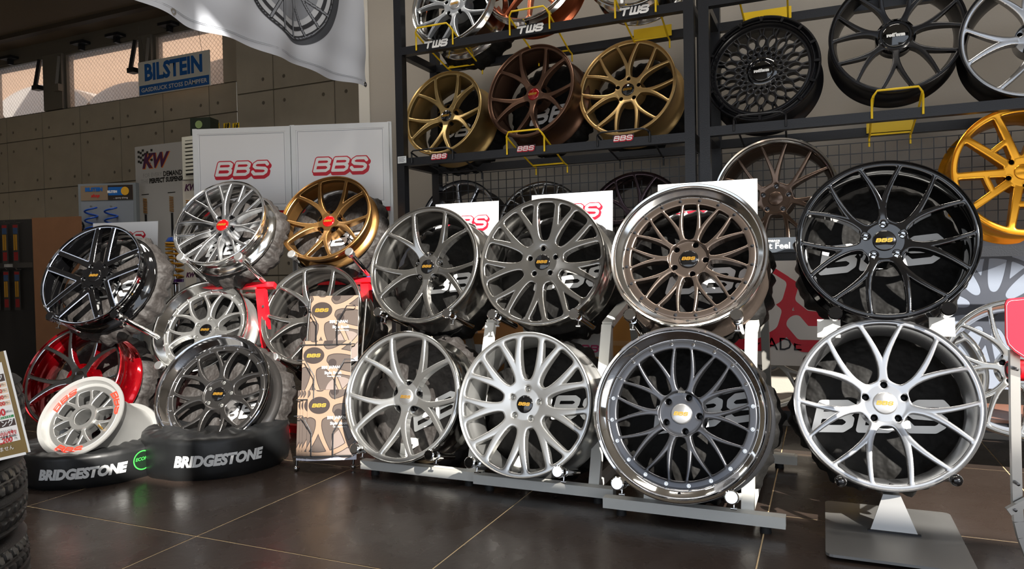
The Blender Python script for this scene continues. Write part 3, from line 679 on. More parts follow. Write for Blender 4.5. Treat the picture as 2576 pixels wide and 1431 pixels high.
specs = [
 ('gloss black wheel of five split spokes with grey machined edges, far left', .508, ((-3.126, 2.27, .866), 12.6, 25.2), 'double5', glossblack, glossblack, None, dict(depth=.13, edge=machline, phase=90, lug_ph=54, nr=90, cap='none', capt=1, seat=chrome), ('the black five spoke wheel', clothg, .02, -.03, .28, 4)),
 ('brushed silver wheel of many thin twin spokes with red cap, before the white boards', .49, ((-2.757, 2.691, 1.113), 11.5, 29.0), 'vee10', silver, polish, None, dict(depth=.13, phase=99, cap='red', nr=100, lugs=5, lug_ph=54), ('the silver thin spoke wheel with the red cap', clothg, .03, -.08, .26, 6)),
 ('bright bronze wheel of ten thin spokes with red cap, before the white boards', .508, ((-2.365, 3.022, 1.136), 9.9, 27.5), 'twin5', bronze2, bronze2, None, dict(depth=.12, phase=55, cap='red', lug_ph=90), ('the bright bronze wheel with the red cap', clothg, .05, -.07, .26, 4)),
 ('silver seven Y spoke wheel with polished stepped lip, above the dark studded one', .50, ((-2.832, 2.619, .601), 13.9, 28.4), 'lace7', silver2, silver2, polish, dict(depth=.14, phase=92, lipd=.045, bolts=20, bolt_ph=5, cap='black', lug_ph=80, boltm=silver2, seat=silver2), ('the silver seven spoke wheel with the stepped lip', clothm, .0, -.1, .22, 0)),
 ('dark silver ten spoke wheel half hidden by the catalogue rack', .535, ((-2.342, 2.862, .648), 11.3, 24.6), 'twin5', dsilver, dsilver, None, dict(phase=55, cap='black', lug_ph=90), ('the dark wheel half hidden by the catalogue rack', clothg, .05, -.07, .26, 4)),
 ('candy red wheel with smoked polished face, behind the small white racing wheel', .508, ((-3.281, 2.271, .385), 13.7, 25.2), 'twin5', smoked, redc, None, dict(depth=.17, phase=55, cap='none', wall=redc, lug_ph=90, seat=redc), ('the candy red wheel', clothg, .10, -.07, .24, 10)),
 ('studded dark mesh wheel with mirror lip, leaning on the right tyre bag', .535, ((-2.506, 2.379, .337), 16.1, 29.2), 'lace7', gunm, gunm, mat('smoked mirror lip', (205, 205, 207), .06, 1), dict(depth=.15, phase=92, lipd=.04, bolts=20, bolt_ph=5, cap='black', lug_ph=80, nr=100, seat=silver2, dished=.006), ('the studded dark wheel with the mirror lip', clothg, .12, -.05, .24, 8)),
 ('dark polished ten spoke wheel on the upper pegs of the first stand', .535, ((-1.607, 2.715, .879), .6, 17.3), 'twin5', dsilver, dsilver, None, dict(phase=55, nr=100, cap='black', lug_ph=90, seat=chrome), ('the upper wheel of the first white stand', clothm, .10, -.03, .30, 5)),
 ('dark brushed wheel of nine twin spokes on the upper pegs of the middle stand', .535, ((-1.04, 2.68, .88), .7, 15.8), 'twin9', dsilver, dsilver, None, dict(phase=69, nr=100, cap='black', lug_ph=92), ('the upper wheel of the middle white stand', clothm, .08, -.02, .32, 4)),
 ('bronze brown mesh wheel with wide polished lip, upper right of the white stands', .535, ((-.43, 2.501, .892), 2.0, 21.3), 'lace10', brownm, brownm, polish, dict(phase=0, nr=110, lipd=.03, bolts=20, bolt_ph=9, cap='black', lug_ph=68, boltm=blackmetal, dished=.012), ('the brown mesh wheel with the polished lip', clothm, .09, -.03, .34, 2)),
 ('bright silver ten spoke wheel on the lower pegs of the first stand', .535, ((-1.573, 2.46, .344), 0, 16.0), 'twin5', silver2, polish, None, dict(phase=55, nr=100, cap='silver', lug_ph=90, wall=silver2), ('the lower wheel of the first white stand', clothg, .11, -.01, .32, 28)),
 ('bright silver wheel of nine twin spokes on the lower pegs of the middle stand', .535, ((-1.015, 2.403, .355), -2.4, 15.6), 'twin9', silver2, silver2, None, dict(phase=69, nr=100, cap='black', lug_ph=84, seat=silver2), ('the lower wheel of the middle white stand', clothm, .10, .01, .32, 4)),
 ('anthracite mesh wheel with mirror lip and silver cap, lower right of the white stands', .56, ((-.426, 2.282, .383), -.3, 15.9), 'lace10', anth, anth, chrome, dict(phase=0, nr=115, lipd=.03, bolts=20, bolt_ph=9, cap='silver', lug_ph=68, dished=.012, wall=None), ('the anthracite mesh wheel with the silver cap', clothm, .06, .02, .34, 12)),
 ('gloss black seven Y spoke wheel on the upper pegs of the plate stand', .535, ((.184, 2.586, .925), .1, 15.2), 'mesh7', glossblack, glossblack, None, dict(phase=92, nr=110, cap='black', lug_ph=92, capr=.036, seat=chrome), ('the gloss black seven spoke wheel', clothm, .0, .0, .36, 6)),
 ('brushed silver seven Y spoke wheel above the steel floor plate', .535, ((.176, 2.482, .413), 1.3, 15.0), 'mesh7', silver, silver, None, dict(phase=92, nr=110, cap='silver', lug_ph=92, capr=.036), ('the brushed silver seven spoke wheel', clothm, .0, -.03, .38, 3)),
 ('smaller satin gold wheel of ten spokes at the left end of the rack', .49, ((-1.89, 3.437, 1.704), -4.1, 14.5), 'twin5', gold, gold, None, dict(phase=55, nr=80, cap='black', lug_ph=90), ('the smaller gold wheel on the rack', clothm, .02, -.02, .26, 0)),
 ('dark bronze ten spoke wheel with bright red cap, on the rack', .508, ((-1.375, 3.429, 1.76), -7.7, 12.4), 'twin5', bronze, bronze, None, dict(phase=55, nr=80, cap='red', lug_ph=90), ('the dark bronze wheel on the rack', clothm, .08, -.05, .32, 3)),
 ('pale gold seven Y spoke wheel at the right end of the left rack', .508, ((-.892, 3.52, 1.742), -4.4, 12.4), 'mesh7', goldl, goldl, None, dict(phase=92, nr=80, cap='black', lug_ph=90), ('the pale gold mesh wheel on the rack', clothm, .02, -.3, .1, 0)),
 ('satin black lattice wheel with ribbed outer ring, on the right rack', .508, ((-.252, 3.462, 1.739), -2.8, 11.2), 'lattice', satinblack, satinblack, satinblack, dict(phase=0, nr=120, lipd=.012, cap='word', cap_word='rotiform', capr=.052, lugs=0, stem=False), None),
 ('big satin black seven Y spoke wheel in a yellow cradle', .535, ((.298, 3.50, 1.831), .5, 8.6), 'mesh7', satinblack, satinblack, None, dict(phase=-90, nr=90, cap='word', cap_word='rotiform', capr=.056, lugs=0, stem=False), None),
 ('orange gold wheel of five split spokes at the right edge', .535, ((.746, 3.435, 1.203), 8, 9), 'wide5', orange, orange, None, dict(phase=200, nr=80, cap='none', lug_ph=60), None),
 ('brown seven twin spoke wheel with polished lip, on the lower shelf', .535, ((-.198, 3.374, 1.149), -6, 9), 'turbo7', brown, brown, polish, dict(phase=92, nr=90, lipd=.02, cap='none', lug_ph=88, stem=False, seat=silver), None),
 ('silver wheel with wide Y spokes cut by the upper edge, at the rack top left', .49, ((-1.782, 3.36, 2.27), -3.0, 13.4), 'mesh7', mat('pale blue silver', (176, 180, 184), .3, .7), polish, polish, dict(phase=-88, nr=80, lipd=.015, cap='silver', lug_ph=90), ('the silver wheel cut by the upper edge', clothm, .0, -.02, .1, 0)),
]
made = []
for lab, D, pose, st, fm, bm, lip, kw, cov in specs:
    M4 = P(*pose); wname = 'alloy_wheel'
    made.append(wheel(wname, lab, D, M4, st, fm, bm, lip, **kw))
    if cov:
        what, cm, tx, ty, tw, rot = cov
        small = tw < .2
        onr = pose[0][1] > 3.3
        cover(('grey black' if cm is clothg else 'black')+' cloth tyre cover behind '+what, M4, D/2*(1.09 if cm is clothg else (1.0 if onr else 1.05)), kw.get('depth', .2)+.006, dep=.14 if onr else (.11 if 'depth' in kw else .15), m=cm, tx=tx, ty=ty, tw=tw, rot=rot, word=not small)
# lattice wheel: ribbed pockets round the lip and raised lettering
lw = made[18]
for q in range(16):
    b = MB(); R = .254
    def arcbox(r0, r1, a0, a1, z0, z1, n=5):
        vs = []; 
        for k in range(n+1):
            a = a0+(a1-a0)*k/n
            for r_, z_ in ((r0, z0), (r1, z0), (r1, z1), (r0, z1)): vs.append((r_*math.cos(a), r_*math.sin(a), z_))
        fs = [(0, 1, 2, 3), tuple(n*4+i for i in (3, 2, 1, 0))]
        for k in range(n):
            for i in range(4): fs.append((k*4+i, k*4+(i+1) % 4, k*4+4+(i+1) % 4, k*4+4+i))
        b.add(vs, fs)
    a0 = 2*math.pi*q/16; g = .035
    arcbox(R*.965, R*.99, a0+g, a0+2*math.pi/16-g, -.006, .004); arcbox(R*.885, R*.90, a0+g, a0+2*math.pi/16-g, -.012, .001)
    arcbox(R*.885, R*.985, a0-g*.7, a0+g*.7, -.012, .005)
    b.build('lip_rib', satinblack, lw)
for i, ch in enumerate('MOTORSPORT'):
    a = R_(152+i*7.6); text(lw, ch, .022, satinblack, .215*math.cos(a), .215*math.sin(a), -.009, rot=a-math.pi/2+math.pi, name='raised_letter', ext=.0015)
# wheels further back, partly hidden
back = [
 ('black straight spoke wheel with polished face, low on the left rack behind the first stand', .49, ((-1.904, 3.62, 1.124), 0, 12), 'straight10', mat('polished face', (215, 217, 220), .2, .9), blackmetal, None, dict(phase=97, nr=60, wall=blackmetal)),
 ('grey silver thin spoke wheel, low on the left rack behind the middle stand', .49, (tuple(atY(1358, 565, 3.60)), 4, 12), 'vee10', dsilver, dsilver, None, dict(phase=95, nr=60)),
 ('dark plum grey seven spoke wheel, low on the left rack behind the lipped wheels', .50, (tuple(atY(1597, 552, 3.50)), 0, 12), 'mesh7', darkred, darkred, None, dict(phase=80, nr=60)),
 ('bare whitish seven spoke wheel standing low between the lipped wheels and the silver one', .47, ((-.235, 3.25, .46), -4, 8), 'mesh7', whitem, whitem, None, dict(phase=66, nr=70, lug_ph=60)),
 ('bare whitish wheel low behind the middle and right white stands', .44, (tuple(atY(1600, 925, 3.3)), 0, 10), 'twin9', whitem, whitem, None, dict(phase=10, nr=60)),
 ('dark wheel with silver rim showing behind the red cloth at the right edge', .50, (tuple(atY(2572, 925, 3.05)), -4, 10), 'mesh7', dsilver, polish, None, dict(phase=75, nr=70)),
 ('silver wheel peeping out above the brushed silver seven spoke wheel', .46, (tuple(atY(2318, 940, 3.25)), 0, 10), 'twin5', silver2, silver2, None, dict(phase=60, nr=50)),
 ('copper wheel with polished lip cut by the upper edge of the picture', .508, (tuple(atY(1326, -66, 3.40)), -3, 13), 'straight10', copper, copper, polish, dict(phase=94, nr=60, lipd=.015)),
 ('silver wheel with only its lower rim showing above the upper rail', .508, (tuple(atY(1592, -112, 3.40)), -3, 13), 'mesh7', silver, polish, polish, dict(phase=90, nr=60, lipd=.02)),
 ('bright white silver twin spoke wheel cut by the right edge, on the top shelf', .535, (tuple(atY(2612, 78, 3.42)), -6, 8), 'twin5', silver, satinblack, None, dict(phase=40, nr=80, wall=silver)),
]
for lab, D, pose, st, fm, bm, lip, kw in back: wheel('alloy_wheel', lab, D, P(*pose), st, fm, bm, lip, **kw)
# small racing wheel with a wide deep barrel
M7 = P(tuple(CAM+(np.array((-2.872, 2.022, .267))-CAM)*.985), 17.1, 35.3); R = .18
rw = thing('racing_wheel', 'small white silver centre lock racing wheel with red lettering on its rim', 'wheel', M7)
place('spokes', face_mesh('race7', R, [silver2], -.022, 80, lugs=0, thick=(.05, .03)), rw, Matrix.Rotation(R_(85), 4, 'Z'))
place('hub', lathe_mesh(('rbore',), [(R*.215, -.014), (R*.30, -.014), (R*.325, -.022), (R*.325, -.04), (R*.2, -.09), (R*.215, -.014)], 56, [silver2], name='hub'), rw)
pf = [(R*.70, -.024), (R*.86, -.022), (R*.885, -.012), (R*.90, -.002), (R*.99, 0), (R, -.004), (R*.99, -.012), (R*.93, -.016), (R*.90, -.03), (R*.86, -.06), (R*.80, -.12), (R*.84, -.22), (R*.90, -.28), (R*1.02, -.285), (R*1.04, -.30), (R*1.02, -.31), (R*.88, -.30), (R*.78, -.22), (R*.75, -.10), (R*.70, -.04), (R*.70, -.024)]
place('barrel', lathe_mesh(('rbar',), pf, 96, [mat('silver white paint', (172, 172, 170), .33, .6)]), rw)
for a in (-92, 28, 146):
    aa = R_(a); rot = aa+math.pi/2 if a < 0 else aa-math.pi/2
    me_ = logo_mesh('BBS', .115, mat('red rim lettering', (215, 45, 28), .45), .02, 'rim_lettering', h=.06)
    me2 = me_.copy()
    for v in me2.vertices:                                       # bend along the rim
        x_, y_ = v.co.x*.95, v.co.y*.82; flip = 1 if a > 0 else -1
        rr_ = R*.80+y_*flip; th = aa-flip*x_/(R*.80)
        v.co = (rr_*math.cos(th), rr_*math.sin(th), -.0205)
    place('rim_lettering', me2, rw)
MB().tube([(R*.66*math.cos(-.45), R*.66*math.sin(-.45), -.02), (R*.60*math.cos(-.42), R*.60*math.sin(-.42), .002)], .004, 8).build('valve_stem', mat('brass', (190, 150, 80), .3, .9), rw, smooth=60)
# ================================================================== STANDS
def on(t, M4): return t.matrix_world.inverted() @ M4
def rootloc(name, label, cat, loc, group=None):
    t = thing(name, label, cat, loc=loc, group=group); t.matrix_world = Matrix.Translation(loc); return t
def pegs(t, Mw, pts, back=.22, ball=False, z=.035, pm=None, clampw=False, capm=None):
    for (px, py) in pts:
        x, y = hit(Mw, px, py, z); L = Mw @ Matrix.Translation((x, y, 0)); Lr = on(t, L)
        if ball:
            def bl(b):
                pr = [(0, .018)]+[(.018*math.sin(a), .018*math.cos(a)) for a in [k*math.pi/10 for k in range(1, 10)]]+[(0, -.018)]
                b.lathe(pr, 20)
            o = place('peg', simple('pegbar', lambda b: b.lathe([(.007, 0), (.007, -.22)], 12), blackmetal), t, Lr)
            place('peg_ball', simple('peg_ball', bl, glossblack, 60), o, Matrix.Translation((0, 0, z))); continue
        def pb(b): b.lathe([(.0, .0), (.0125, .0), (.0125, -back), (0, -back)], 20)
        o = place('peg', simple('peg%.2f' % back, pb, chrome), t, Lr @ Matrix.Translation((0, 0, z-.01)))
        def cp(b): b.lathe([(0, .001), (.018, .001), (.0215, -.002), (.0215, -.016), (.020, -.018), (.020, -.034), (.0135, -.037), (.0135, -.040)], 28)
        place('peg_cap', simple('peg_cap', cp, capm or chrome), o, Matrix.Translation((0, 0, .010)))
        if clampw:
            def cl(b):
                b.lathe([(.0125, -.052), (.0165, -.052), (.0165, -.062), (.0125, -.062)], 20)
                b.tube([(0, -.014, -.057), (0, -.034, -.057)], .0028, 8); b.tube([(-.009, -.034, -.057), (.009, -.034, -.057)], .004, 8)
            place('thumb_screw', simple('thumb_screw', cl, chrome, 60), o)
W = {}
for k_, nm in enumerate('W1 W2 W3 W4 W5 W6 W8 W9 W10 W11 W12 W13 W14 W15 W16'.split()): W[nm] = P(*specs[k_][2])
capglass = mat('clear acrylic cap', (215, 215, 215), .1, .6)
feetm = mat('black rubber foot', (16, 16, 16), .7)
def stand(label, xa, xb, yb, ux, low, up, lowp, upp, capm=None, zl=.62, rake=.33, stub=0):
    t = rootloc('wheel_stand', label, 'wheel stand', ((xa+xb)/2, yb, 0))
    def L(p): return (p[0]-(xa+xb)/2, p[1]-yb, p[2])
    MB().box(L((xa, yb, .022)), L((xb, yb+.04, .058))).build('base_bar', standgrey, t)
    MB().box(L((xa, yb+.78, .022)), L((xb, yb+.82, .058))).build('base_bar', standgrey, t)
    for xx in (xa+.06, xb-.06):
        for yy in (yb+.02, yb+.80): MB().lathe([(.0, .022), (.016, .022), (.018, 0), (0, 0)], 14, c=L((xx, yy, 0))).build('rubber_foot', feetm, t, smooth=40)
    for i, xx in enumerate(ux):
        zt = zl
        if i == 0:
            MB().bar(L((xx, yb+.05, .04)), L((xx, yb+.075, .125)), .04, .028).bar(L((xx, yb+.06, .115)), L((xx, yb+.70, .16)), .04, .028).bar(L((xx, yb+.69, .15)), L((xx, yb+.72, zt+.14)), .04, .028).build('upright', standgrey, t)
        else:
            MB().bar(L((xx, yb+.05, .04)), L((xx, yb+.05+rake*zt, zt)), .04, .028).build('upright', standgrey, t)
            MB().bar(L((xx, yb+.05+rake*zt, zt)), L((xx, yb+.72, zt+.12)), .04, .028).build('upright', standgrey, t)
        MB().bar(L((xx, yb+.72, zt+.12)), L((xx, yb+.77, .93)), .04, .028).build('upright', standgrey, t)
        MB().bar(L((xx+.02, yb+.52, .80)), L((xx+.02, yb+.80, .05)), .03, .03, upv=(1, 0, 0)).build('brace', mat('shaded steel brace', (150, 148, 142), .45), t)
        MB().bar(L((xx, yb+.04, .045)), L((xx, yb+.80, .045)), .03, .03).build('foot_bar', standgrey, t)
    pegs(t, W[low], lowp, back=.19, clampw=True, capm=capm); pegs(t, W[up], upp, back=.24, clampw=True, capm=capm)
    return t
def ux(*p): return [atZ(a, b, .055)[0] for a, b in p]
stand('light grey steel wheel stand, leftmost of the three beside the catalogue rack', -1.785, -1.225, 2.475, ux((978, 1180), (1153, 1200)), 'W12', 'W9', [(890, 1128), (1078, 1144)], [(949, 784), (1123, 787)])
stand('light grey steel wheel stand in the middle, holding the two nine spoke wheels', -1.245, -.69, 2.45, ux((1262, 1222), (1470, 1242)), 'W13', 'W10', [(1180, 1163), (1402, 1186)], [(1237, 790), (1443, 789)])
stand('light grey steel wheel stand nearest the viewer, holding the two lipped mesh wheels', -.70, -.113, 2.355, ux((1613, 1285), (1870, 1318)), 'W14', 'W11', [(1552, 1216), (1840, 1251)], [(1583, 791), (1852, 791)])
# plate stand at the right
steelp = mat('satin grey steel plate', (150, 149, 147), .38, .75)
t = rootloc('plate_stand', 'grey steel floor plate stand with triangular foot, under the silver seven spoke wheel', 'wheel stand', (.19, 2.45, 0))
b = MB(); x0, x1, y0, y1 = -.19, .185, -.24, .26; rc = .02
pts = []
for cx, cy, a0 in ((x1-rc, y1-rc, 0), (x0+rc, y1-rc, 90), (x0+rc, y0+rc, 180), (x1-rc, y0+rc, 270)):
    for k in range(4): a = R_(a0+30*k); pts.append((cx+rc*math.cos(a), cy+rc*math.sin(a)))
n = len(pts); b.add([(p[0], p[1], .010) for p in pts]+[(p[0], p[1], .018) for p in pts], [tuple(range(n, 2*n)), tuple(reversed(range(n)))]+[(i, (i+1) % n, n+(i+1) % n, n+i) for i in range(n)])
b.build('floor_plate', steelp, t)
for xx in (-.15, .15):
    for yy in (-.2, .2): MB().lathe([(0, .0101), (.014, .0101), (.014, 0), (0, 0)], 12, c=(xx, yy, 0)).build('rubber_foot', feetm, t, smooth=40)
b = MB(); b.add([(-.063, 0, .018), (.068, 0, .018), (.024, .035, .125), (-.024, .035, .125), (-.063, .006, .018), (.068, .006, .018), (.024, .041, .125), (-.024, .041, .125)], [(0,1,2,3),(7,6,5,4),(0,4,5,1),(1,5,6,2),(2,6,7,3),(3,7,4,0)])
b.build('triangle_foot', steelp, t)
b = MB(); b.bar((-.07, -.002, .020), (.075, -.002, .020), .008, .004); b.build('weld_slot', blackmetal, t)
MB().bar((0, .035, .115), (0, .50, .10), .045, .02).bar((0, .50, .09), (0, .62, 1.05), .05, .03).build('back_post', steelp, t)
for zz, yy in ((.30, .51), (.85, .58)): MB().box((-.20, yy, zz-.03), (.20, yy+.012, zz+.03)).build('cross_plate', standgrey, t)
pegs(t, W['W16'], [(2115, 1210), (2406, 1208)], ball=True, z=.03)
pegs(t, W['W15'], [(2101, 787), (2386, 776)], back=.30, capm=glossblack, pm=None)
for (px, py) in ((2085, 826), (2370, 822)):
    x, y = hit(W['W15'], px, py, -.06); MB().box((x-.035, y-.03, -.066), (x+.035, y+.03, -.06), 0, on(t, W['W15'])).build('side_plate', standgrey, t)
# left hand stands: pegs under the wheels of the left group
redm = mat('red painted steel', (205, 16, 30), .35)
t = rootloc('wheel_stand', 'white steel stand carrying the gloss black wheel at the far left', 'wheel stand', (-3.1, 2.6, 0))
pegs(t, W['W1'], [(124, 794), (287, 789)], back=.30, clampw=True, capm=glossblack)
def pl(px, py, Y): return Vector(atY(px, py, Y))
o_ = Vector((-3.1, 2.6, 0))
def upright(a, b, w_=.04, m=standgrey, tt=None, off=None, nm='upright'): MB().bar(a-(off or o_), b-(off or o_), w_, w_*.8).build(nm, m, tt or t)
a = pl(358, 870, 2.75); bq = pl(372, 805, 2.75); upright(Vector((a.x, 2.70, .02)), Vector((a.x+.02, 2.86, a.z+.12)), .05)
upright(Vector((a.x-.35, 2.70, .02)), Vector((a.x-.33, 2.86, a.z+.12)), .05)
MB().box((a.x-.45+3.1, .05, .02), (a.x+.1+3.1, .09, .06)).build('base_bar', standgrey, t)
redb = {}
for key, lab, pg, lw_, cx in (('W2', 'red steel stand carrying the silver thin spoke wheel with red cap', [(453, 645), (598, 644)], [('W4', [(397, 918)])], 0),
                         ('W3', 'red steel stand carrying the bright bronze wheel with red cap', [(732, 638), (877, 632)], [('W5', [(688, 897)])], 0)):
    Mx = W[key]; c0 = Mx.to_translation(); loc = (c0.x+.05, c0.y+.30, 0)
    t = rootloc('wheel_stand', lab, 'wheel stand', loc)
    pegs(t, Mx, pg, back=.24, capm=capsilver); 
    for k2, p2 in lw_: pegs(t, W[k2], p2, back=.22, capm=capsilver)
    x0_, y0_ = hit(Mx, pg[0][0], pg[0][1], .03); x1_, y1_ = hit(Mx, pg[1][0], pg[1][1], .03)
    L = on(t, Mx)
    MB().box((x0_-.03, y0_-.04, -.25), (x1_+.06, y0_-.012, -.222), 0, L).build('cross_bar', redm, t)
    for s_ in (x1_-.015,):
        a = Mx @ Vector((s_, y0_-.04, -.24)); bq = Vector((a.x+.02, a.y+.05, .03)); MB().bar(a-Vector(loc), bq-Vector(loc), .05, .03, 0, (0, 1, 0)).build('post', redm, t)
        for k in range(5):
            p_ = a.lerp(bq, .12+.14*k)-Vector(loc); n_v = (Vector(CAM)-a).normalized(); n_v.z = 0; n_v.normalize()
            MB().bar(p_+n_v*.014, p_+n_v*.0275, .011, .011).build('post_hole', cav, t)
    MB().box((-.30, .0, .0), (.30, .04, .04)).build('base_bar', redm, t)
# ================================================================== WHITE CARDS ON THE STANDS
cardw = mat('glossy white card', (245, 246, 247), .35)
def card(label, Y, tl, tr, br, yaw=0, logo=.24, lx=0, ly=0):
    P0 = atY(tr[0], tr[1], Y); F = frame(P0, yaw, 4)
    x0, y0 = hit(F, *tl); x1, y1 = hit(F, *br); x2, y2 = hit(F, *tr); w_ = x2-x0; h_ = abs(y1)
    t = thing('logo_card', label, 'sign', F)
    rc = .008; b = MB(); b.box((x0, -h_, -.003), (x2, 0, 0)); b.build('card', cardw, t)
    outline_logo(t, 'BBS', logo, (x0+x2)/2+lx, -h_*.40+ly, .001, h=.04)
    return t
card('white sign card with red letters behind the first white stand', 3.08, (1096, 515), (1254, 505), (1246, 660), logo=.215, lx=.0, ly=.02)
card('white sign card with red letters behind the middle white stand', 3.04, (1338, 492), (1541, 479), (1532, 640), logo=.215, lx=.02, ly=.03)
card('white sign card mostly hidden behind the brown lipped wheel', 2.95, (1655, 468), (1905, 449), (1904, 580), logo=.22, lx=-.03, ly=-.0)
card('white sign card with red letters above the gloss black wheel at far left', 2.72, (234, 562), (397, 556), (385, 690), yaw=12, logo=.20, lx=.01, ly=.03)
# ================================================================== BIG WHITE BOARDS
FB = frame((-2.26, 3.45, .85), 18.8, 0)
fslot = mat('board recess line', (150, 155, 162), .5)
def big_board(label, tl, tr, br, logo_at, left):
    x0, y0 = hit(FB, *tl); x1, y1 = hit(FB, *tr); _, yb_ = hit(FB, *br); yt = (y0+y1)/2
    t = thing('display_board', label, 'display board', FB @ Matrix.Translation(((x0+x1)/2, yb_, 0)), group='white display boards')
    w_ = (x1-x0); h_ = yt-yb_
    MB().box((-w_/2+.01, 0, -.012), (w_/2-.01, h_-.01, -.004)).build('panel', board, t)
    b = MB(); e = .028
    for lo, hi in (((-w_/2, 0, -.02), (-w_/2+e, h_, 0)), ((w_/2-e, 0, -.02), (w_/2, h_, 0)), ((-w_/2+e, h_-e, -.02), (w_/2-e, h_, 0)), ((-w_/2+e, 0, -.02), (w_/2-e, e*.8, 0))): b.box(lo, hi)
    b.build('frame', frame_al, t)
    b = MB(); g = .0022; e2 = e+.008
    for lo, hi in (((-w_/2+e2, e2, -.0045), (-w_/2+e2+g, h_-e2, -.0035)), ((w_/2-e2-g, e2, -.0045), (w_/2-e2, h_-e2, -.0035)), ((-w_/2+e2, h_-e2-g, -.0045), (w_/2-e2, h_-e2, -.0035)), ((-w_/2+e2, e2, -.0045), (w_/2-e2, e2+g, -.0035))): b.box(lo, hi)
    b.build('panel_joint', fslot, t)
    b = MB(); b.box((-w_/2+.004, -.024, -.018), (w_/2-.004, 0, -.002)); b.build('red_rail', redm, t)
    for s_ in (-1, 1): MB().box((s_*w_/2-.012, -.95, -.03), (s_*w_/2+.012, h_+.006, -.019)).build('post', frame_al, t)
    lx, ly = hit(FB, *logo_at); outline_logo(t, 'BBS', .295, lx-(x0+x1)/2, ly-yb_, -.003, h=.035, shadow=.2)
    return t
big_board('tall white display board with red lettering, behind the silver thin spoke wheel', (484, 325), (729, 317), (731, 528), (610, 424), True)
big_board('tall white display board with red lettering, behind the bright bronze wheel', (731, 317), (977, 305), (981, 519), (858, 413), False)
# ================================================================== HANGING BANNER
fab = mat('pale grey banner fabric', (184, 188, 197), .7, noise=.05, nscale=2.5, bump=.0006, bscale=6)
XBAN = -2.3; zb = 1.846; yend = 3.30
def wave(y, z): return .018*math.sin(y*9+z*2)+.012*math.sin(y*21-z*5)+.006*math.sin(z*31+y*4)*max(0, 1-(z-zb)*3)
t = rootloc('hanging_banner', 'large pale grey fabric banner printed with a multi spoke wheel, hanging from above', 'banner', (XBAN, 2.3, zb))
ny, nz = 110, 60; vs = []; fs = []
for j in range(nz+1):
    for i in range(ny+1):
        y = 1.0+(yend-1.0)*i/ny; z = zb+(3.1-zb)*j/nz; droop = .006*math.sin(y*14)*(1-j/nz) if j < 3 else 0
        vs.append((wave(y, z), y-2.3, z-zb+droop))
for j in range(nz):
    for i in range(ny): a = j*(ny+1)+i; fs.append((a, a+1, a+ny+2, a+ny+1))
b = MB(); b.add(vs, fs); b.build('fabric', fab, t, smooth=180)
seam = mat('banner hem stitching', (160, 164, 172), .8)
for dz in (.028, .034):
    MB().tube([(wave(1.0+k*.04, zb+dz)+.001, 1.0+k*.04-2.3, dz) for k in range(57)], .0008, 4).build('hem_stitch', seam, t)
for yy in (yend-.02, 2.04):
    b = MB(); b.lathe([(.006, .001), (.013, .001), (.014, -.001), (.006, -.001), (.006, .001)], 20); o = b.build('grommet', polish, t, smooth=40)
    o.matrix_basis = Matrix.Translation((wave(yy, zb+.02)+.003, yy-2.3, .018)) @ Matrix.Rotation(math.pi/2, 4, 'Y')
def printed(name, Pn, T, m, lift):
    V = np.zeros((len(Pn), 3))
    for i, (y_, z_) in enumerate(Pn): V[i] = (wave(y_, z_)+lift, y_-2.3, z_-zb)
    return place(name, mesh_np(name, V, T, [m], smooth=False), t)
wc = (2.711, 2.286); Rp = .328
Pg, Tg = rect_grid(wc[0]-Rp-.05, wc[1]-Rp-.05, wc[0]+Rp+.12, wc[1]+Rp+.05, .009)
rx, rz = Pg[:, 0]-wc[0], Pg[:, 1]-wc[1]; rr_ = np.hypot(rx, rz)
g1 = mat('print mid grey', (128, 132, 140), .7); g2 = mat('print dark grey', (38, 40, 46), .7); g3 = mat('print light grey', (178, 181, 187), .7); g4 = mat('print charcoal', (66, 69, 76), .7)
for nm, f_, m_, lf in (('printed_shade', np.hypot(rx-.035, rz+.0)-Rp*1.03, g4, .0010), ('printed_rim', rr_-Rp, g2, .0016), ('printed_rim_light', np.maximum(rr_-Rp*.975, Rp*.955-rr_), g1, .0022),
                   ('printed_barrel', rr_-Rp*.93, g3, .0022), ('printed_disc', rr_-Rp*.72, g1, .0028), ('printed_step', np.maximum(rr_-Rp*.86, Rp*.80-rr_), g2, .0030)):
    P2, T2, _ = cut(Pg, Tg, f_); printed(nm, P2, T2, m_, lf)
an = np.arctan2(rz, rx)
for grow_, m_, lf in ((.010, g2, .0036), (0, g1, .0042)):
    p_ = 2*math.pi/10; a = np.abs((an+p_/2) % p_-p_/2); r_ = rr_/Rp
    f_ = np.minimum(np.hypot(r_*np.cos(a), r_*np.sin(a))-.2, np.minimum(seg(r_*np.cos(a), r_*np.sin(a), (.2, 0), (.5, .01), .035, .03), seg(r_*np.cos(a), r_*np.sin(a), (.45, 0), pol(.95, 9), .018, .016)))
    P2, T2, _ = cut(Pg, Tg, np.maximum(f_-grow_, r_-.955)); printed('printed_spokes', P2, T2, m_, lf)
MB().tube([(0, -.26-.0, .02), (.01, -.26, 1.2)], .0015, 6).build('cord', blackp, t)
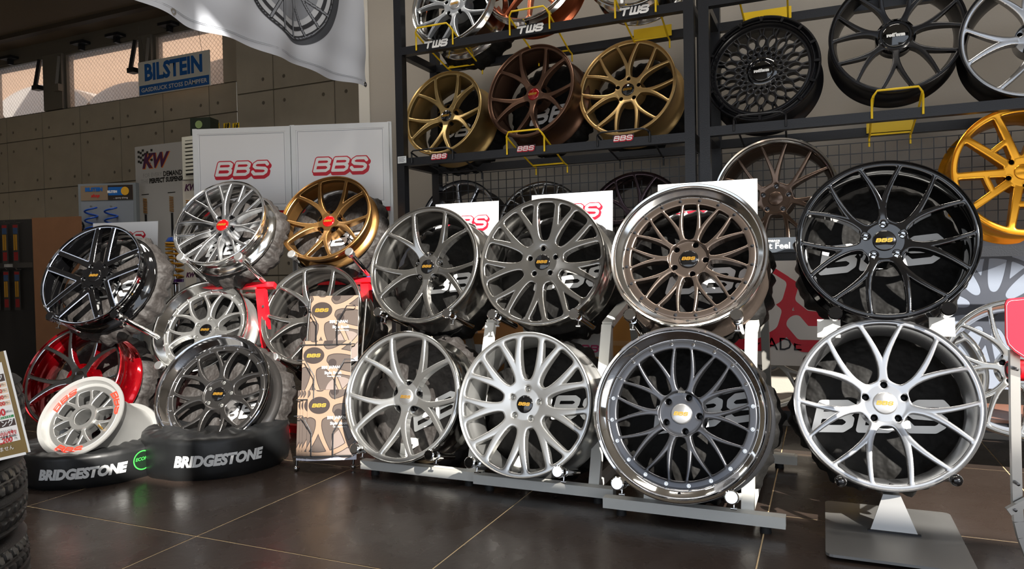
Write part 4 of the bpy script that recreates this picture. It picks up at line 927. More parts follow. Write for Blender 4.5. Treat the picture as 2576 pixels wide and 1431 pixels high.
# ================================================================== CATALOGUE RACK AND CATALOGUES
FC = frame((-1.965, 2.47, 0), 26, 13)
wirem = mat('dark chrome wire', (90, 88, 86), .25, .9)
t = thing('catalogue_rack', 'dark wire floor rack with three tiers of catalogues', 'magazine rack', FC)
lg = [hit(FC, 745, 1180), hit(FC, 781, 752), hit(FC, 888, 1180), hit(FC, 922, 752)]
for q in (0, 2):
    MB().tube([(lg[q][0], .02, 0), (lg[q+1][0]-.0, lg[q+1][1], 0)], .0055, 10).build('side_post', wirem, t, smooth=60)
    fo = (lg[q][0], .012, 0); MB().tube([fo, (lg[q][0], .012-.0, -.02), (lg[q][0]+.0, -.03, -.25)], .006, 10).build('foot_bar', wirem, t, smooth=60)
    b = MB(); pr = [(0, .011)]+[(.011*math.sin(k*math.pi/8), .011*math.cos(k*math.pi/8)) for k in range(1, 8)]+[(0, -.011)]; b.lathe(pr, 16, c=(lg[q][0], .012, .004)); b.build('ball_foot', chrome, t, smooth=60)
xl, xr_ = lg[0][0], lg[2][0]
for k, (y_, dz) in enumerate(((.06, .03), (.30, .01), (.54, -.01))):
    MB().tube([(xl, y_, 0), (xl, y_, dz+.02), (xr_, y_, dz+.02), (xr_, y_, 0)], .003, 6).build('tray_wire', wirem, t, smooth=60)
    for s_, xx in ((1, xl), (-1, xr_)):
        MB().tube([(xx, y_+.17, 0), (xx, y_+.17, dz+.03), (xx+s_*.035, y_+.17, dz+.033), (xx+s_*.075, y_+.10, dz+.033), (xx+s_*.075, y_, dz+.03), (xx+s_*.075, y_, 0)], .0025, 6).build('pocket_wire', blackmetal, t, smooth=60)
    MB().tube([(xl, y_+.02, -.03), (xr_, y_+.02, -.03)], .003, 6).build('back_wire', wirem, t)
paper = mat('catalogue paper', (235, 232, 228), .6)
cb = mat('print warm grey', (70, 60, 54), .3, noise=.1, nscale=6); cg = mat('print bronze spokes', (124, 102, 84), .35, noise=.08, nscale=9); cdk = mat('print dark brown', (40, 30, 26), .3); cwh = mat('print pale violet', (222, 222, 235), .3); cgy = mat('print grey taupe', (112, 100, 94), .3)
BW, BH = .212, .297
CM = {}
def cov_meshes():
    Pg, Tg = rect_grid(0, 0, BW, BH, .0032); cx, cy, Rr = .050, .232, .215
    x, y = (Pg[:, 0]-cx)/Rr, (Pg[:, 1]-cy)/Rr; r_ = np.hypot(x, y); a = np.arctan2(y, x)-R_(12)
    n = 7; p_ = 2*math.pi/n; aa = np.abs((a+p_/2) % p_-p_/2); S = STY['mesh7']['F']
    f_ = smin(S(r_*np.cos(aa), r_*np.sin(aa)), S(r_*np.cos(p_-aa), r_*np.sin(p_-aa)), .03)+.0
    f_ = np.minimum(f_, np.maximum(.93-r_, r_-1.0))
    lst = [('printed_ground', r_-1.06, cb, .0002), ('printed_glow', np.hypot(x-.55, y+.75)-.30, cgy, .0004), ('printed_outside', 1.06-r_, cwh, .0003), ('printed_edge', f_-.022, cdk, .0006), ('printed_spokes', f_-.008, cg, .0009),
           ('printed_lug', np.minimum(np.hypot(x-.30, y-.28), np.hypot(x-.38, y+.16))-.085, cdk, .0012), ('printed_cap', (np.hypot(x/1.25, y)-.17), cdk, .0013)]
    out = []
    for nm, ff, m_, z in lst:
        P2, T2, _ = cut(Pg, Tg, ff); V = np.zeros((len(P2), 3)); V[:, :2] = P2; V[:, 2] = z; out.append((nm, mesh_np(nm, V, T2, [m_], smooth=False)))
    return out
covers_ = cov_meshes()
def catalogue(label, xoff, ybot, z, rot=0.0, group=None):
    M_ = FC @ Matrix.Translation((xoff, ybot, z)) @ Matrix.Rotation(R_(rot), 4, 'Z'); c = thing('catalogue', label, 'booklet', M_, group='wheel catalogues in the wire rack')
    MB().box((0, 0, -.006), (BW, BH, 0)).build('pages', paper, c)
    for nm, me in covers_: place(nm, me, c)
    place('printed_logo', logo_mesh('BBS', .055, goldp, .03, 'printed_logo', h=.07), c, Matrix.Translation((.050, .232, .0016)))
    text(c, 'BBS JAPAN', .017, white, .125, .178, .0018, offset=.0004, name='printed_title'); text(c, 'Style Book', .017, white, .135, .154, .0018, offset=.0004, name='printed_title')
    text(c, 'Wheel Sport Catalog', .007, white, .14, .139, .0018, name='printed_title')
def tpos(px, py, z): return hit(FC, px, py, z)
for lab, (px, py), z in (('front catalogue of the bottom tier, its whole cover showing', (775, 982), .036), ('second catalogue of the bottom tier, only a left strip showing', (764, 982), .027), ('third catalogue of the bottom tier, second strip from the left', (757, 982), .018), ('rearmost catalogue of the bottom tier, leftmost strip', (750, 982), .009),
                        ('catalogue in the middle tier', (762, 858), .006), ('front catalogue of the top tier', (783, 745), -.014), ('catalogue behind the front one of the top tier', (779, 745), -.023)):
    x_, y_ = tpos(px, py, z); catalogue(lab, x_, y_-BH, z)
# ================================================================== TYRES IN BAGS
bagm = mat('black vinyl tyre bag', (20, 21, 22), .42, noise=.2, nscale=6, bump=.008, bscale=6)
def bend_text(s, size, m, Rr, a0, z0, slant=0.0, offset=.0, shear=.25, sx=1.0, dz=0.0):
    me = text_mesh(s, size, m, offset=offset, shear=shear, sx=sx, res=3).copy(); import bmesh
    bm = bmesh.new(); bm.from_mesh(me)
    bmesh.ops.triangulate(bm, faces=bm.faces)
    for _ in range(2):
        es = [e for e in bm.edges if abs(e.verts[0].co.x-e.verts[1].co.x) > .015]
        if es: bmesh.ops.subdivide_edges(bm, edges=es, cuts=1); bmesh.ops.triangulate(bm, faces=bm.faces)
    for v in bm.verts:
        a = a0+v.co.x/Rr; z = z0+v.co.y+slant*v.co.x; v.co = ((Rr+.003)*math.cos(a), (Rr+.003)*math.sin(a), z)
    bm.to_mesh(me); bm.free(); return me
def tyre_bag(label, c, Rr, h, ang, tang, green):
    t = thing('tyre_bag', label, 'tyre bag', loc=(c[0], c[1], 0)); t.matrix_world = Matrix.Translation((c[0], c[1], 0))
    def dsp(r, z, a, j):
        top = z > h*.92; k = math.sin(9*a)*.0012+math.sin(17*a)*.0006
        if top: z += (.004*math.sin(11*a+r*40)+.003*math.sin(29*a))*(1 if r < Rr*.93 else .2); 
        if z < .02: r += .002*math.sin(13*a)
        return max(0, r+k*(2 if top else 1)), max(0, z)
    prof = [(0, h*.90), (Rr*.30, h*.90), (Rr*.42, h*.93), (Rr*.55, h*1.0), (Rr*.70, h*1.03), (Rr*.85, h*1.03), (Rr*.95, h*1.0), (Rr*.99, h*.95), (Rr, h*.85), (Rr, h*.5), (Rr*1.0, h*.18), (Rr*.985, h*.08), (Rr*.96, 0)]
    MB().lathe(prof, 180, disp=dsp).build('bag_cloth', bagm, t, smooth=70)
    place('bag_lettering', bend_text('BRIDGESTONE', .054 if green else .060, white2, Rr, ang-(.15 if green else .02), h*.46, offset=.0034, sx=.9), t)
    if green:
        bm_ = MB(); n = 40
        for (r0, r1, mi) in ((.036, .041, 0), (.0, .036, 1)):
            vs = []
            for k in range(n):
                q = 2*math.pi*k/n
                for rr in (r0, r1): a = ang+tang+rr*math.cos(q)/Rr; vs.append(((Rr+.002)*math.cos(a), (Rr+.002)*math.sin(a), h*.56+rr*math.sin(q)))
            bm_.add(vs, [(2*k, 2*k+1, (2*k+3) % (2*n), (2*k+2) % (2*n)) for k in range(n)], mi)
        bm_.build('round_badge', [mat('green print', (60, 170, 70), .4), mat('dark green print', (16, 34, 20), .4)], t)
        place('badge_lettering', bend_text('ECOPIA', .019, mat('green print', (60, 170, 70), .4), Rr, ang+tang, h*.60, offset=.0005, slant=.0), t)
    return t
white2 = mat('silver white lettering', (225, 226, 226), .4)
def dirto(c): return math.atan2(-c[1], -c[0])
c2 = (-2.52, 2.42); c1 = (-2.93, 2.14)
tyre_bag('black vinyl tyre bag with white maker lettering, under the studded wheel', c2, .31, .175, dirto(c2)+.02, 0, False)
tyre_bag('black vinyl tyre bag with white lettering and round green badge, under the racing wheel', c1, .31, .138, dirto(c1)-.06, .60, True)
# ================================================================== TYRE STACK WITH PRICE SIGN
rub = mat('black tyre rubber', (26, 26, 27), .5, noise=.15, nscale=20, bump=.0005, bscale=300)
cs = (-2.13, .95); Rt = .325; Wt = .2
def tyre(label, z, ph, smooth_top=False):
    t = tag(None or bpy.data.objects.new('tyre', None), label, 'tyre', 'tyres stacked at the far left'); C.objects.link(t); t.matrix_world = Matrix.Translation((cs[0], cs[1], z))
    gro = [(.0, 0)]; zz = np.linspace(.025, Wt-.025, 33); prof = [(Rt*.62, .035), (Rt*.70, .012), (Rt*.85, .002), (Rt*.955, .010), (Rt*.985, .020)]
    for v in zz: prof.append((Rt, v))
    prof += [(Rt*.985, Wt-.020), (Rt*.955, Wt-.010), (Rt*.85, Wt-.002), (Rt*.70, Wt-.012), (Rt*.62, Wt-.035)]
    def dsp(r, z_, a, j):
        if 5 <= j < 5+33:
            u = (z_-.025)/(Wt-.05); cr = -(.012*(2*u-1)**4)*1.0
            g = min(abs(u-q) for q in (.20, .42, .60, .80)); d = .008 if g < .022 else 0
            s_ = math.sin(62*a+(u-.5)*9*(1 if u > .5 else -1)+ph)
            if s_ > .80 and (u < .18 or .24 < u < .40 or u > .82 or .62 < u < .78): d = max(d, .0045)
            return r+cr-d, z_
        return r, z_
    MB().lathe(prof, 372, disp=dsp).build('tread', rub, t, smooth=35)
    MB().lathe([(Rt*.62, .035), (Rt*.62, Wt-.035)], 64).build('bead', rub, t, smooth=60)
    return t
tyre('black road tyre at the bottom of the stack at far left', 0, 0); tyre('black road tyre in the middle of the stack at far left', .2, 1); tyre('black road tyre on top of the stack behind the price sign', .4, 2)
# price sign, printed in Japanese
pc0 = CAM+ray(30, 1010)*1.62
nv = -CF; FS = frame(pc0, 23.5, 0)
tl = hit(FS, 6, 884); trr = hit(FS, 11, 882); brr = hit(FS, 74, 1137)
dx, dy = brr[0]-trr[0], brr[1]-trr[1]; rotv = math.atan2(dx, -dy)
S4 = FS @ Matrix.Translation((trr[0], trr[1], 0)) @ Matrix.Rotation(rotv, 4, 'Z')
t = thing('price_sign', 'gold edged price sign in Japanese leaning on the tyre stack', 'sign', S4)
Hs = math.hypot(dx, dy); Ws = .21; goldpaper = mat('gold sign paper', (120, 96, 42), .35, noise=.2, nscale=8)
def pr(x0, y0, x1, y1, m, z, nm): return MB().box((x0, y0, z-.0004), (x1, y1, z)).build(nm, m, t)
pr(-Ws, -Hs, 0, 0, goldpaper, 0, 'sign_board'); pr(-Ws, -Hs*.99+.0, -.008, -Hs*.99-.006, white, .0004, 'white_edge'); pr(-.002, -Hs, .003, 0, white, .0002, 'white_edge')
pr(-Ws, -Hs*.865, -.012, -Hs*.10, mat('sign white panel', (240, 238, 234), .4), .0008, 'white_panel')
dkb = mat('sign dark brown', (52, 30, 24), .4); sal = mat('sign beige band', (232, 205, 180), .4); rp = mat('sign red print', (200, 20, 35), .4); gp = mat('sign green print', (20, 140, 70), .4)
def band(u0, u1, m, z=.0012, x1=-.014): pr(-Ws, -Hs*u1, x1, -Hs*u0, m, z, 'printed_band')
def tx(s, u, size, m, x, **k): return text(t, s, size, m, x, -Hs*u, .0018, align='RIGHT', name='printed_words', **k)
band(.21, .28, dkb); tx('マルチパック', .245, .015, white, -.016, offset=.0002)
for k, (s_, u) in enumerate((('13,750', .315), ('15,400', .372), ('17,200', .432), ('20,100', .492))): band(u-.022, u+.022, sal); tx(s_, u, .0125, rp, -.026, offset=.0004); tx('円~', u, .006, blackp, -.016)
tx('2,900', .575, .022, rp, -.030, offset=.0008); tx('(税込)', .575, .006, blackp, -.014)
pr(-Ws, -Hs*.635, -.014, -Hs*.612, gp, .0012, 'printed_band'); tx('別途が必要となります', .624, .0048, white, -.018)
band(.65, .715, dkb); tx('コーティング', .683, .0155, white, -.016, offset=.0003)
tx('窒素ガスの充填です。', .735, .0052, blackp, -.05); tx('長持ちするのでオススメです。', .752, .0045, blackp, -.02); tx('今年から1年間の', .772, .0066, rp, -.016, offset=.0002); tx('施工がオススメ', .792, .0066, rp, -.016, offset=.0002); tx('施工時間 約10分~', .812, .0056, blackp, -.016, offset=.0002)
tx('2,200', .842, .0165, rp, -.030, offset=.0005, shear=.2); tx('円', .842, .0065, blackp, -.018); tx('ありません', .92, .0115, white, -.030)
b = MB(); b.lathe([(.0, 0), (.03, 0), (.034, -.0)], 20); b.add([(.0, 0, 0)], [])
pr(-.075, -Hs*.845, -.062, -Hs*.775, mat('sign photo brown', (90, 78, 58), .4), .0014, 'printed_photo')
# ================================================================== BACKGROUND LEFT
Y1 = YB-.06
def flat(name, label, cat, Y, tl, tr, bl, yaw=0, th=.01, m=white, own=None):
    P0 = atY(tl[0], tl[1], Y); F = frame(P0, yaw, 0)
    x1, y1 = hit(F, *tr); x2, y2 = hit(F, *bl)
    o = thing(name, label, cat, F); w_, h_ = x1, -y2
    MB().box((0, -h_, -th), (w_, 0, 0)).build(own or 'panel', m, o)
    return o, w_, h_, F
blu = mat('sign blue print', (14, 92, 168), .5)
t, w_, h_, F = flat('maker_sign', 'white and blue maker sign hanging before the high windows', 'sign', YB-.12, (347, 158), (526, 130), (349, 243), th=.012, m=mat('sign off white', (214, 214, 206), .5))
MB().box((.012, -h_+.01, .0002), (w_-.01, -h_*.70, .0012)).build('blue_band', blu, t)
text(t, 'BILSTEIN', h_*.66, blu, w_*.5, -h_*.36, .0015, offset=.010, sx=(w_*.93)/(h_*.66*4.4), name='sign_lettering')
text(t, 'GASDRUCK STOSS DÄMPFER', h_*.17, mat('sign off white', (214, 214, 206), .5), w_*.5, -h_*.845, .0018, offset=.0012, sx=(w_*.93)/(h_*.17*13.0), name='sign_lettering')
for xx in (.1, w_-.1): MB().tube([(xx, 0, -.005), (xx, .35, .06)], .002, 6).build('cord', wirem, t)
# suspension display panel
pan = mat('grey white display panel', (178, 176, 172), .6)
t, w_, h_, F = flat('advert_poster', 'tall grey white poster panel with chequered flag logo, left of the white boards', 'poster', 4.55, (339, 370), (462, 354), (352, 962), th=.03, m=pan)
pur = mat('print purple', (74, 22, 66), .5); orr = mat('print orange', (214, 120, 40), .5)
x0, y0 = hit(F, 346, 380); x1, y1 = hit(F, 385, 412); nn = 7; b = MB()
for i in range(nn):
    for j in range(6):
        if (i+j) % 2 == 0:
            u = x0+(x1-x0)*i/nn; v = y0+(y1-y0)*j/6+.012*math.sin(i*1.1); dw = (x1-x0)/nn; dh = (y1-y0)/6
            b.add([(u+j*.0, v, .001), (u+dw, v, .001), (u+dw, v+dh, .001), (u, v+dh, .001)], [(0, 1, 2, 3)])
b.build('printed_flag', blackp, t)
lx, ly = hit(F, 387, 405); text(t, 'KW', .17, orr, lx+.006, ly-.004, .0014, offset=.010, shear=.3, name='printed_logo'); text(t, 'KW', .17, pur, lx, ly, .002, offset=.008, shear=.3, name='printed_logo')
lx, ly = hit(F, 420, 437); text(t, 'DEMAND', .060, blackp, lx-.045, ly, .0015, offset=.002, align='LEFT', name='printed_words', sx=.9); text(t, 'FOR EVERY', .052, mat('print faint grey', (150, 148, 144), .6), lx-.06, ly, .0015, align='RIGHT', name='printed_words', sx=.9)
lx, ly = hit(F, 376, 456); text(t, 'PERFECT SUSPENSION', .056, blackp, lx+.0, ly, .0015, offset=.003, align='LEFT', name='printed_words', sx=.86); text(t, 'THE', .052, mat('print faint grey', (150, 148, 144), .6), lx-.01, ly, .0015, align='RIGHT', name='printed_words')
for cx_, cy_ in ((366, 500), (432, 495)):
    lx, ly = hit(F, cx_, cy_); b = MB()
    for k in range(9): b.tube([(lx-.022, ly-.015*k, .006), (lx+.022, ly-.006-.015*k, .006)], .004, 6)
    b.build('printed_spring', mat('ochre spring', (150, 100, 20), .45), t); MB().box((lx-.012, ly-.34, .001), (lx+.012, ly-.14, .004)).build('printed_damper', blackmetal, t)
    MB().box((lx-.045, ly+.035, .001), (lx+.045, ly+.042, .002)).build('printed_words', blackp, t)
xb_, yb_ = hit(F, 400, 690); MB().box((xb_-.2, yb_-.004, .001), (xb_+.25, yb_+.002, .002)).build('printed_line', blackp, t)
# louvre box and little poster
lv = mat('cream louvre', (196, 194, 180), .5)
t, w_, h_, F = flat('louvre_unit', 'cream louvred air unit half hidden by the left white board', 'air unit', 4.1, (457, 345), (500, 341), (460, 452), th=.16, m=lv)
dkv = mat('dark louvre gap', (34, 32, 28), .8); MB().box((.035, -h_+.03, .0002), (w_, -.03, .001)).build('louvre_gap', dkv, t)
for k in range(9): MB().box((.038, -.045-k*(h_-.06)/9.4-.012, .001), (w_, -.045-k*(h_-.06)/9.4+.006, .016)).build('slat', lv, t)
t, w_, h_, F = flat('poster', 'narrow pale poster under the louvred air unit', 'poster', 4.15, (459, 456), (502, 452), (474, 985), th=.006, m=mat('pale poster', (196, 190, 178), .6))
for cy_, s_ in ((472, .07), (692, .05)):
    lx, ly = hit(F, 478, cy_); text(t, 'KW', s_, pur, lx, ly, .001, offset=.003, shear=.3, name='printed_logo')
lx, ly = hit(F, 474, 520); b = MB(); [b.tube([(lx-.02, ly+.05-.015*k, .004), (lx+.02, ly+.044-.015*k, .004)], .004, 6) for k in range(7)]; b.build('printed_spring', mat('ochre spring', (150, 100, 20), .45), t)
# dark box and yellow tabs on top of the unit
t, w_, h_, F = flat('packing_box', 'dark green printed box standing above the left white board', 'box', 4.12, (478, 297), (528, 290), (470, 341), yaw=15, th=.12, m=mat('dark green box', (28, 36, 26), .4))
lx, ly = hit(F, 500, 313); b = MB(); b.lathe([(0, .001), (.03, .001)], 20, c=(lx, ly, 0)); o = b.build('printed_picture', mat('pale green print', (120, 140, 90), .4), t); o.scale = (1, 1, 1)
for i, (s_, px) in enumerate((('17', 543), ('18', 570), ('16', 593))):
    P0 = atY(px, 317, 4.5); o = thing('size_tab', 'small yellow tab with a number, %s of three above the left white board' % ('leftmost', 'middle', 'rightmost')[i], 'tab', frame(P0), group='yellow size tabs')
    MB().box((-.034, -.03, -.004), (.034, .025, 0)).build('tab', yellow, o); MB().box((-.006, -P0[2]+.001, -.014), (.006, -.01, -.004)).build('post', frame_al, o); text(o, s_, .05, blackp, 0, 0, .001, offset=.003, shear=.2)
# damper display with blue springs
dsp_ = mat('display frame grey blue', (120, 126, 130), .5); 
t, w_, h_, F = flat('damper_display', 'grey framed damper display with blue springs and printed header', 'display board', 4.2, (196, 463), (341, 460), (216, 985), yaw=20, th=.05, m=dsp_)
MB().box((.025, -h_, .0003), (w_-.025, -.155, .002)).build('perforated_sheet', mat('perforated sheet', (128, 134, 142), .6), t)
MB().box((.025, -.145, .0003), (w_-.025, -.018, .004)).build('header', mat('header beige', (130, 112, 92), .5, noise=.3, nscale=3), t)
MB().box((w_*.52, -.145, .0043), (w_-.025, -.018, .005)).build('header_dark', mat('header dark', (44, 34, 28), .5), t)
text(t, 'BILSTEIN', .042, blu, w_*.28, -.052, .006, offset=.003, name='printed_words', sx=.95); text(t, 'BILSTEIN', .028, white, w_*.60, -.075, .0075, offset=.0015, name='printed_words', sx=.8)
MB().box((w_*.53, -.105, .0055), (w_*.78, -.035, .0065)).build('printed_patch', blu, t)
MB().lathe([(0, .007), (.036, .007)], 24, c=(w_*.82, -.07, 0)).build('printed_disc', mat('amber print', (214, 160, 40), .5), t)
text(t, 'shop', .04, redm, w_*.30, -.105, .006, offset=.001, shear=.3, name='printed_words'); text(t, '... sporty driving', .02, white, w_*.74, -.128, .008, shear=.2, name='printed_words')
bls = mat('blue spring', (12, 70, 165), .35)
for px in (236, 286):
    lx, ly = hit(F, px, 520); b = MB(); MB().lathe([(0, .012), (.008, .012), (.008, 0)], 12, c=(lx, ly, .03)).build('damper_stud', polish, t)
    pts = [(lx+.052*math.cos(a*.35), ly-.012-.0043*a, .04+.04*math.sin(a*.35)) for a in range(0, 70)]
    b.tube(pts, .0075, 8); b.build('blue_spring', bls, t, smooth=60)
# hose, brown board, hanging packages
P0 = atY(180, 566, 3.9); t = thing('air_hose', 'coiled black air hose with blue fitting, behind the far left wheel', 'hose', frame(P0, 20))
for k in range(3):
    MB().tube([(.10*math.cos(a)+.01*k, .055*math.sin(a)-.035*k, .03*math.sin(a+k)) for a in [i*.26 for i in range(25)]], .008, 8).build('hose_loop', blackmetal, t, smooth=60)
MB().lathe([(0, .05), (.022, .045), (.025, 0), (.022, -.045), (0, -.05)], 16, axis='y', c=(.03, -.02, .03)).build('fitting', bls, t, smooth=40)
brn = mat('brown hardboard', (128, 88, 58), .7, noise=.15, nscale=8)
t, w_, h_, F = flat('hardboard_sheet', 'brown hardboard sheet with rounded corners standing behind the far left wheels', 'board', 3.4, (80, 548), (200, 545), (98, 1030), yaw=14, th=.02, m=brn)
pkb = mat('dark pegboard', (34, 30, 26), .8)
t, w_, h_, F = flat('pegboard', 'dark pegboard hung with packaged tools at the far left edge', 'pegboard', 3.5, (-60, 556), (78, 556), (-60, 1060), yaw=12, th=.02, m=pkb)
MB().box((0, -.375, .0), (w_, -.335, .02)).build('label_rail', mat('dark label rail', (58, 54, 50), .6), t); 
for k in range(3): MB().box((.03+k*.12, -.368, .0205), (.11+k*.12, -.345, .0215)).build('label_strip', mat('pale label strip', (150, 146, 140), .6), t); text(t, 'HAZET', .018, blackp, .07+k*.12, -.3565, .0222, offset=.0006) if False else None
reds = mat('package red', (120, 22, 24), .4); bluep = mat('package blue', (40, 62, 92), .4); yel = mat('package yellow', (150, 108, 30), .4); clr = mat('package film', (56, 54, 52), .15)
k = 0
for row in range(2):
    for i in range(5):
        xx = .045+i*.066*(w_/.36); y0_ = -.03-row*.36; MB().tube([(xx+.02, y0_, 0), (xx+.02, y0_, .07), (xx+.02, y0_+.012, .08)], .0025, 6).build('hook', polish, t)
        col = ('red tipped', 'yellow', 'blue topped', 'pale', 'dark')[i]; Fk = F @ Matrix.Translation((xx, y0_-.01, .055+.006*(i % 2)))
        pk = thing('tool_package', '%s hanging tool package in the %s row of the pegboard' % (col, ('upper', 'lower')[row]), 'package', Fk, group='packaged tools on the pegboard')
        MB().box((-.024, -.30, -.006), (.024, 0, 0)).build('film', clr, pk)
        MB().box((-.020, -.075, .0002), (.020, -.028, .001)).build('print', bluep if i != 1 else yel, pk); MB().box((-.022, -.028, .0002), (.022, -.006, .001)).build('print', reds, pk)
        MB().box((-.014, -.20, .0002), (-.004, -.08, .006)).build('tool', yel, pk); MB().box((.004, -.20, .0002), (.014, -.08, .006)).build('tool', yel, pk); MB().box((-.018, -.28, .0002), (.018, -.215, .002)).build('print', reds, pk)
# coilover standing behind
P0 = atY(425, 600, 3.05); t = rootloc('coilover', 'yellow coil spring damper with chrome rod, between the left wheels', 'coilover', (P0[0], 3.05, .0))
def zpx(px, py): return atY(px, py, 3.05)
top = zpx(438, 610); bot = zpx(430, 702); x_ = top[0]-P0[0]
ys = mat('ochre yellow spring', (196, 140, 30), .35)
N = 190; pts = []
for k in range(N):
    u = k/(N-1); tt = u**.72; a = u*2*math.pi*8.5; pts.append((x_+.043*math.cos(a), .043*math.sin(a), top[2]+(bot[2]-top[2])*(u**1.5)))
MB().tube(pts, .0065, 8).build('spring', ys, t, smooth=60)
MB().lathe([(0, top[2]+.03), (.03, top[2]+.03), (.042, top[2]+.012), (.045, top[2]+.006), (0, top[2]+.006)], 24, c=(x_, 0, 0)).build('top_mount', bls, t, smooth=40)
MB().lathe([(0, bot[2]), (.046, bot[2]), (.046, bot[2]-.018), (0, bot[2]-.018)], 24, c=(x_, 0, 0)).build('spring_seat', mat('purple seat', (72, 30, 96), .35, .5), t, smooth=40)
MB().lathe([(.010, top[2]), (.010, bot[2]-.02), (.022, bot[2]-.03), (.022, bot[2]-.16), (.028, bot[2]-.17), (.028, .03), (0, .03)], 20, c=(x_, 0, 0)).build('damper_body', chrome, t, smooth=40)
MB().lathe([(0, .03), (.07, .03), (.075, 0), (0, 0)], 24, c=(x_, 0, 0)).build('display_foot', blackmetal, t, smooth=40)
# ================================================================== BEHIND THE STANDS
def yplane(label, name, cat, Y, x0, x1, z0, z1, m, th=.01):
    t = rootloc(name, label, cat, ((x0+x1)/2, Y, z0)); t.matrix_world = frame(((x0+x1)/2, Y, z0)); MB().box((-(x1-x0)/2, 0, -th), ((x1-x0)/2, z1-z0, 0)).build('panel', m, t); return t
x0 = atY(1895, 620, 3.215)[0]; x1 = atY(2018, 600, 3.215)[0]; zt = atY(2000, 596, 3.215)[2]
t = yplane('dark grey shelf card with white words under the brown twin spoke wheel', 'shelf_card', 'sign', 3.215, x0, x1, .895, zt, mat('slate card', (62, 68, 76), .5))
lx, ly = hit(frame(((x0+x1)/2, 3.215, .895)), 1990, 617); text(t, 'Pit Feel', .036, white, lx-.002, ly-.001, .001, offset=.0008, align='RIGHT', sx=1.05); lx, ly = hit(frame(((x0+x1)/2, 3.215, .895)), 1962, 607); text(t, 'Performance', .018, white, lx, ly+.004, .001, align='RIGHT', offset=.0003)
x0 = atY(1525, 780, 3.2)[0]; x1 = .42
t = yplane('wide white board with huge red logo behind the lipped wheels', 'logo_board', 'sign', 3.2, x0, x1, .42, .86, mat('warm white board', (205, 200, 195), .5))
outline_logo(t, 'BBS', 1.0, -.06, .25, .001, h=.03, inner=mat('warm white board', (205, 200, 195), .5), shadow=.12); lx, ly = hit(frame(((x0+x1)/2, 3.2, .42)), 2018, 868); text(t, 'MADE', .075, mat('thin black lettering', (20, 20, 22), .5), lx, ly, .001, align='RIGHT')
# poster of a dark wheel at the right
x0 = atY(2290, 780, 3.58)[0]
t = yplane('large grey blue poster of a dark wheel at the right edge', 'wheel_poster', 'poster', 3.58, x0, 1.5, .30, 1.30-.36, mat('poster grey blue', (120, 128, 142), .5))
F = frame(((x0+1.5)/2, 3.58, .30)); cx_, cy_ = hit(F, 2492, 780); ex, ey = hit(F, 2492, 640); Rp2 = ey-cy_+.0
Pg, Tg = rect_grid(cx_-Rp2*1.02, cy_-Rp2*1.02, cx_+Rp2*1.02, cy_+Rp2*1.02, Rp2/60); xx_, yy_ = (Pg[:, 0]-cx_)/Rp2, (Pg[:, 1]-cy_)/Rp2; r_ = np.hypot(xx_, yy_); a = np.arctan2(yy_, xx_)+.3
p_ = 2*math.pi/9; aa = np.abs((a+p_/2) % p_-p_/2); S = STY['twin9']['F']; f_ = S(r_*np.cos(aa), r_*np.sin(aa)); f_ = np.minimum(f_, np.maximum(.93-r_, r_-1))
for nm, ff, m_, z_ in (('printed_spokes', f_, mat('poster slate', (52, 56, 66), .5), .001), ('printed_cap', r_-.13, mat('poster black', (14, 14, 16), .4), .002)):
    P2, T2, _ = cut(Pg, Tg, ff); P2 = P2[:]; V = np.zeros((len(P2), 3)); V[:, :2] = P2; V[:, 2] = z_; place(nm, mesh_np(nm, V, T2, [m_], smooth=False), t)
place('printed_logo', logo_mesh('BBS', Rp2*.22, goldp, .02, 'printed_logo', h=.07), t, Matrix.Translation((cx_, cy_, .003)) @ Matrix.Rotation(-math.pi/2, 4, 'Z'))
# cardboard boxes on the bottom shelf
cbd = mat('cardboard', (168, 116, 64), .75, noise=.08); cbw = mat('white carton', (215, 213, 210), .5)
for lab, pa, pb, Y, z0, z1, m in (('brown cardboard box behind the middle white stand', 1235, 1345, 3.15, .24, .62, cbd), ('yellow brown cardboard box behind the right white stand', 1530, 1640, 3.18, .24, .69, mat('ochre cardboard', (190, 132, 60), .7)), ('flat brown carton with white label behind the first stand', 1135, 1235, 3.15, .24, .53, cbd), ('white carton with pink lettering between the stands', 1440, 1530, 3.10, .24, .58, cbw)):
    x0 = atY(pa, 850, Y)[0]; x1 = atY(pb, 850, Y)[0]; t = rootloc('cardboard_box', lab, 'box', ((x0+x1)/2, Y, z0)); w_ = x1-x0
    MB().box((-w_/2, 0, 0), (w_/2, .3, z1-z0)).build('carton', m, t); MB().box((-w_/2+.0, -.0006, (z1-z0)*.55), (w_/2, 0, (z1-z0)*.60)).build('tape', mat('packing tape', (196, 150, 96), .35), t)
    if m is cbw: place('printed_logo', logo_mesh('BBS', .12, mat('pink print', (200, 60, 110), .5), .02, 'printed_logo'), t, frame((.02, -.001, .24)))
    if 'flat brown' in lab: MB().box((-w_/2+.02, -.002, .12), (w_/2-.02, -.0008, .24)).build('label', cbw, t)
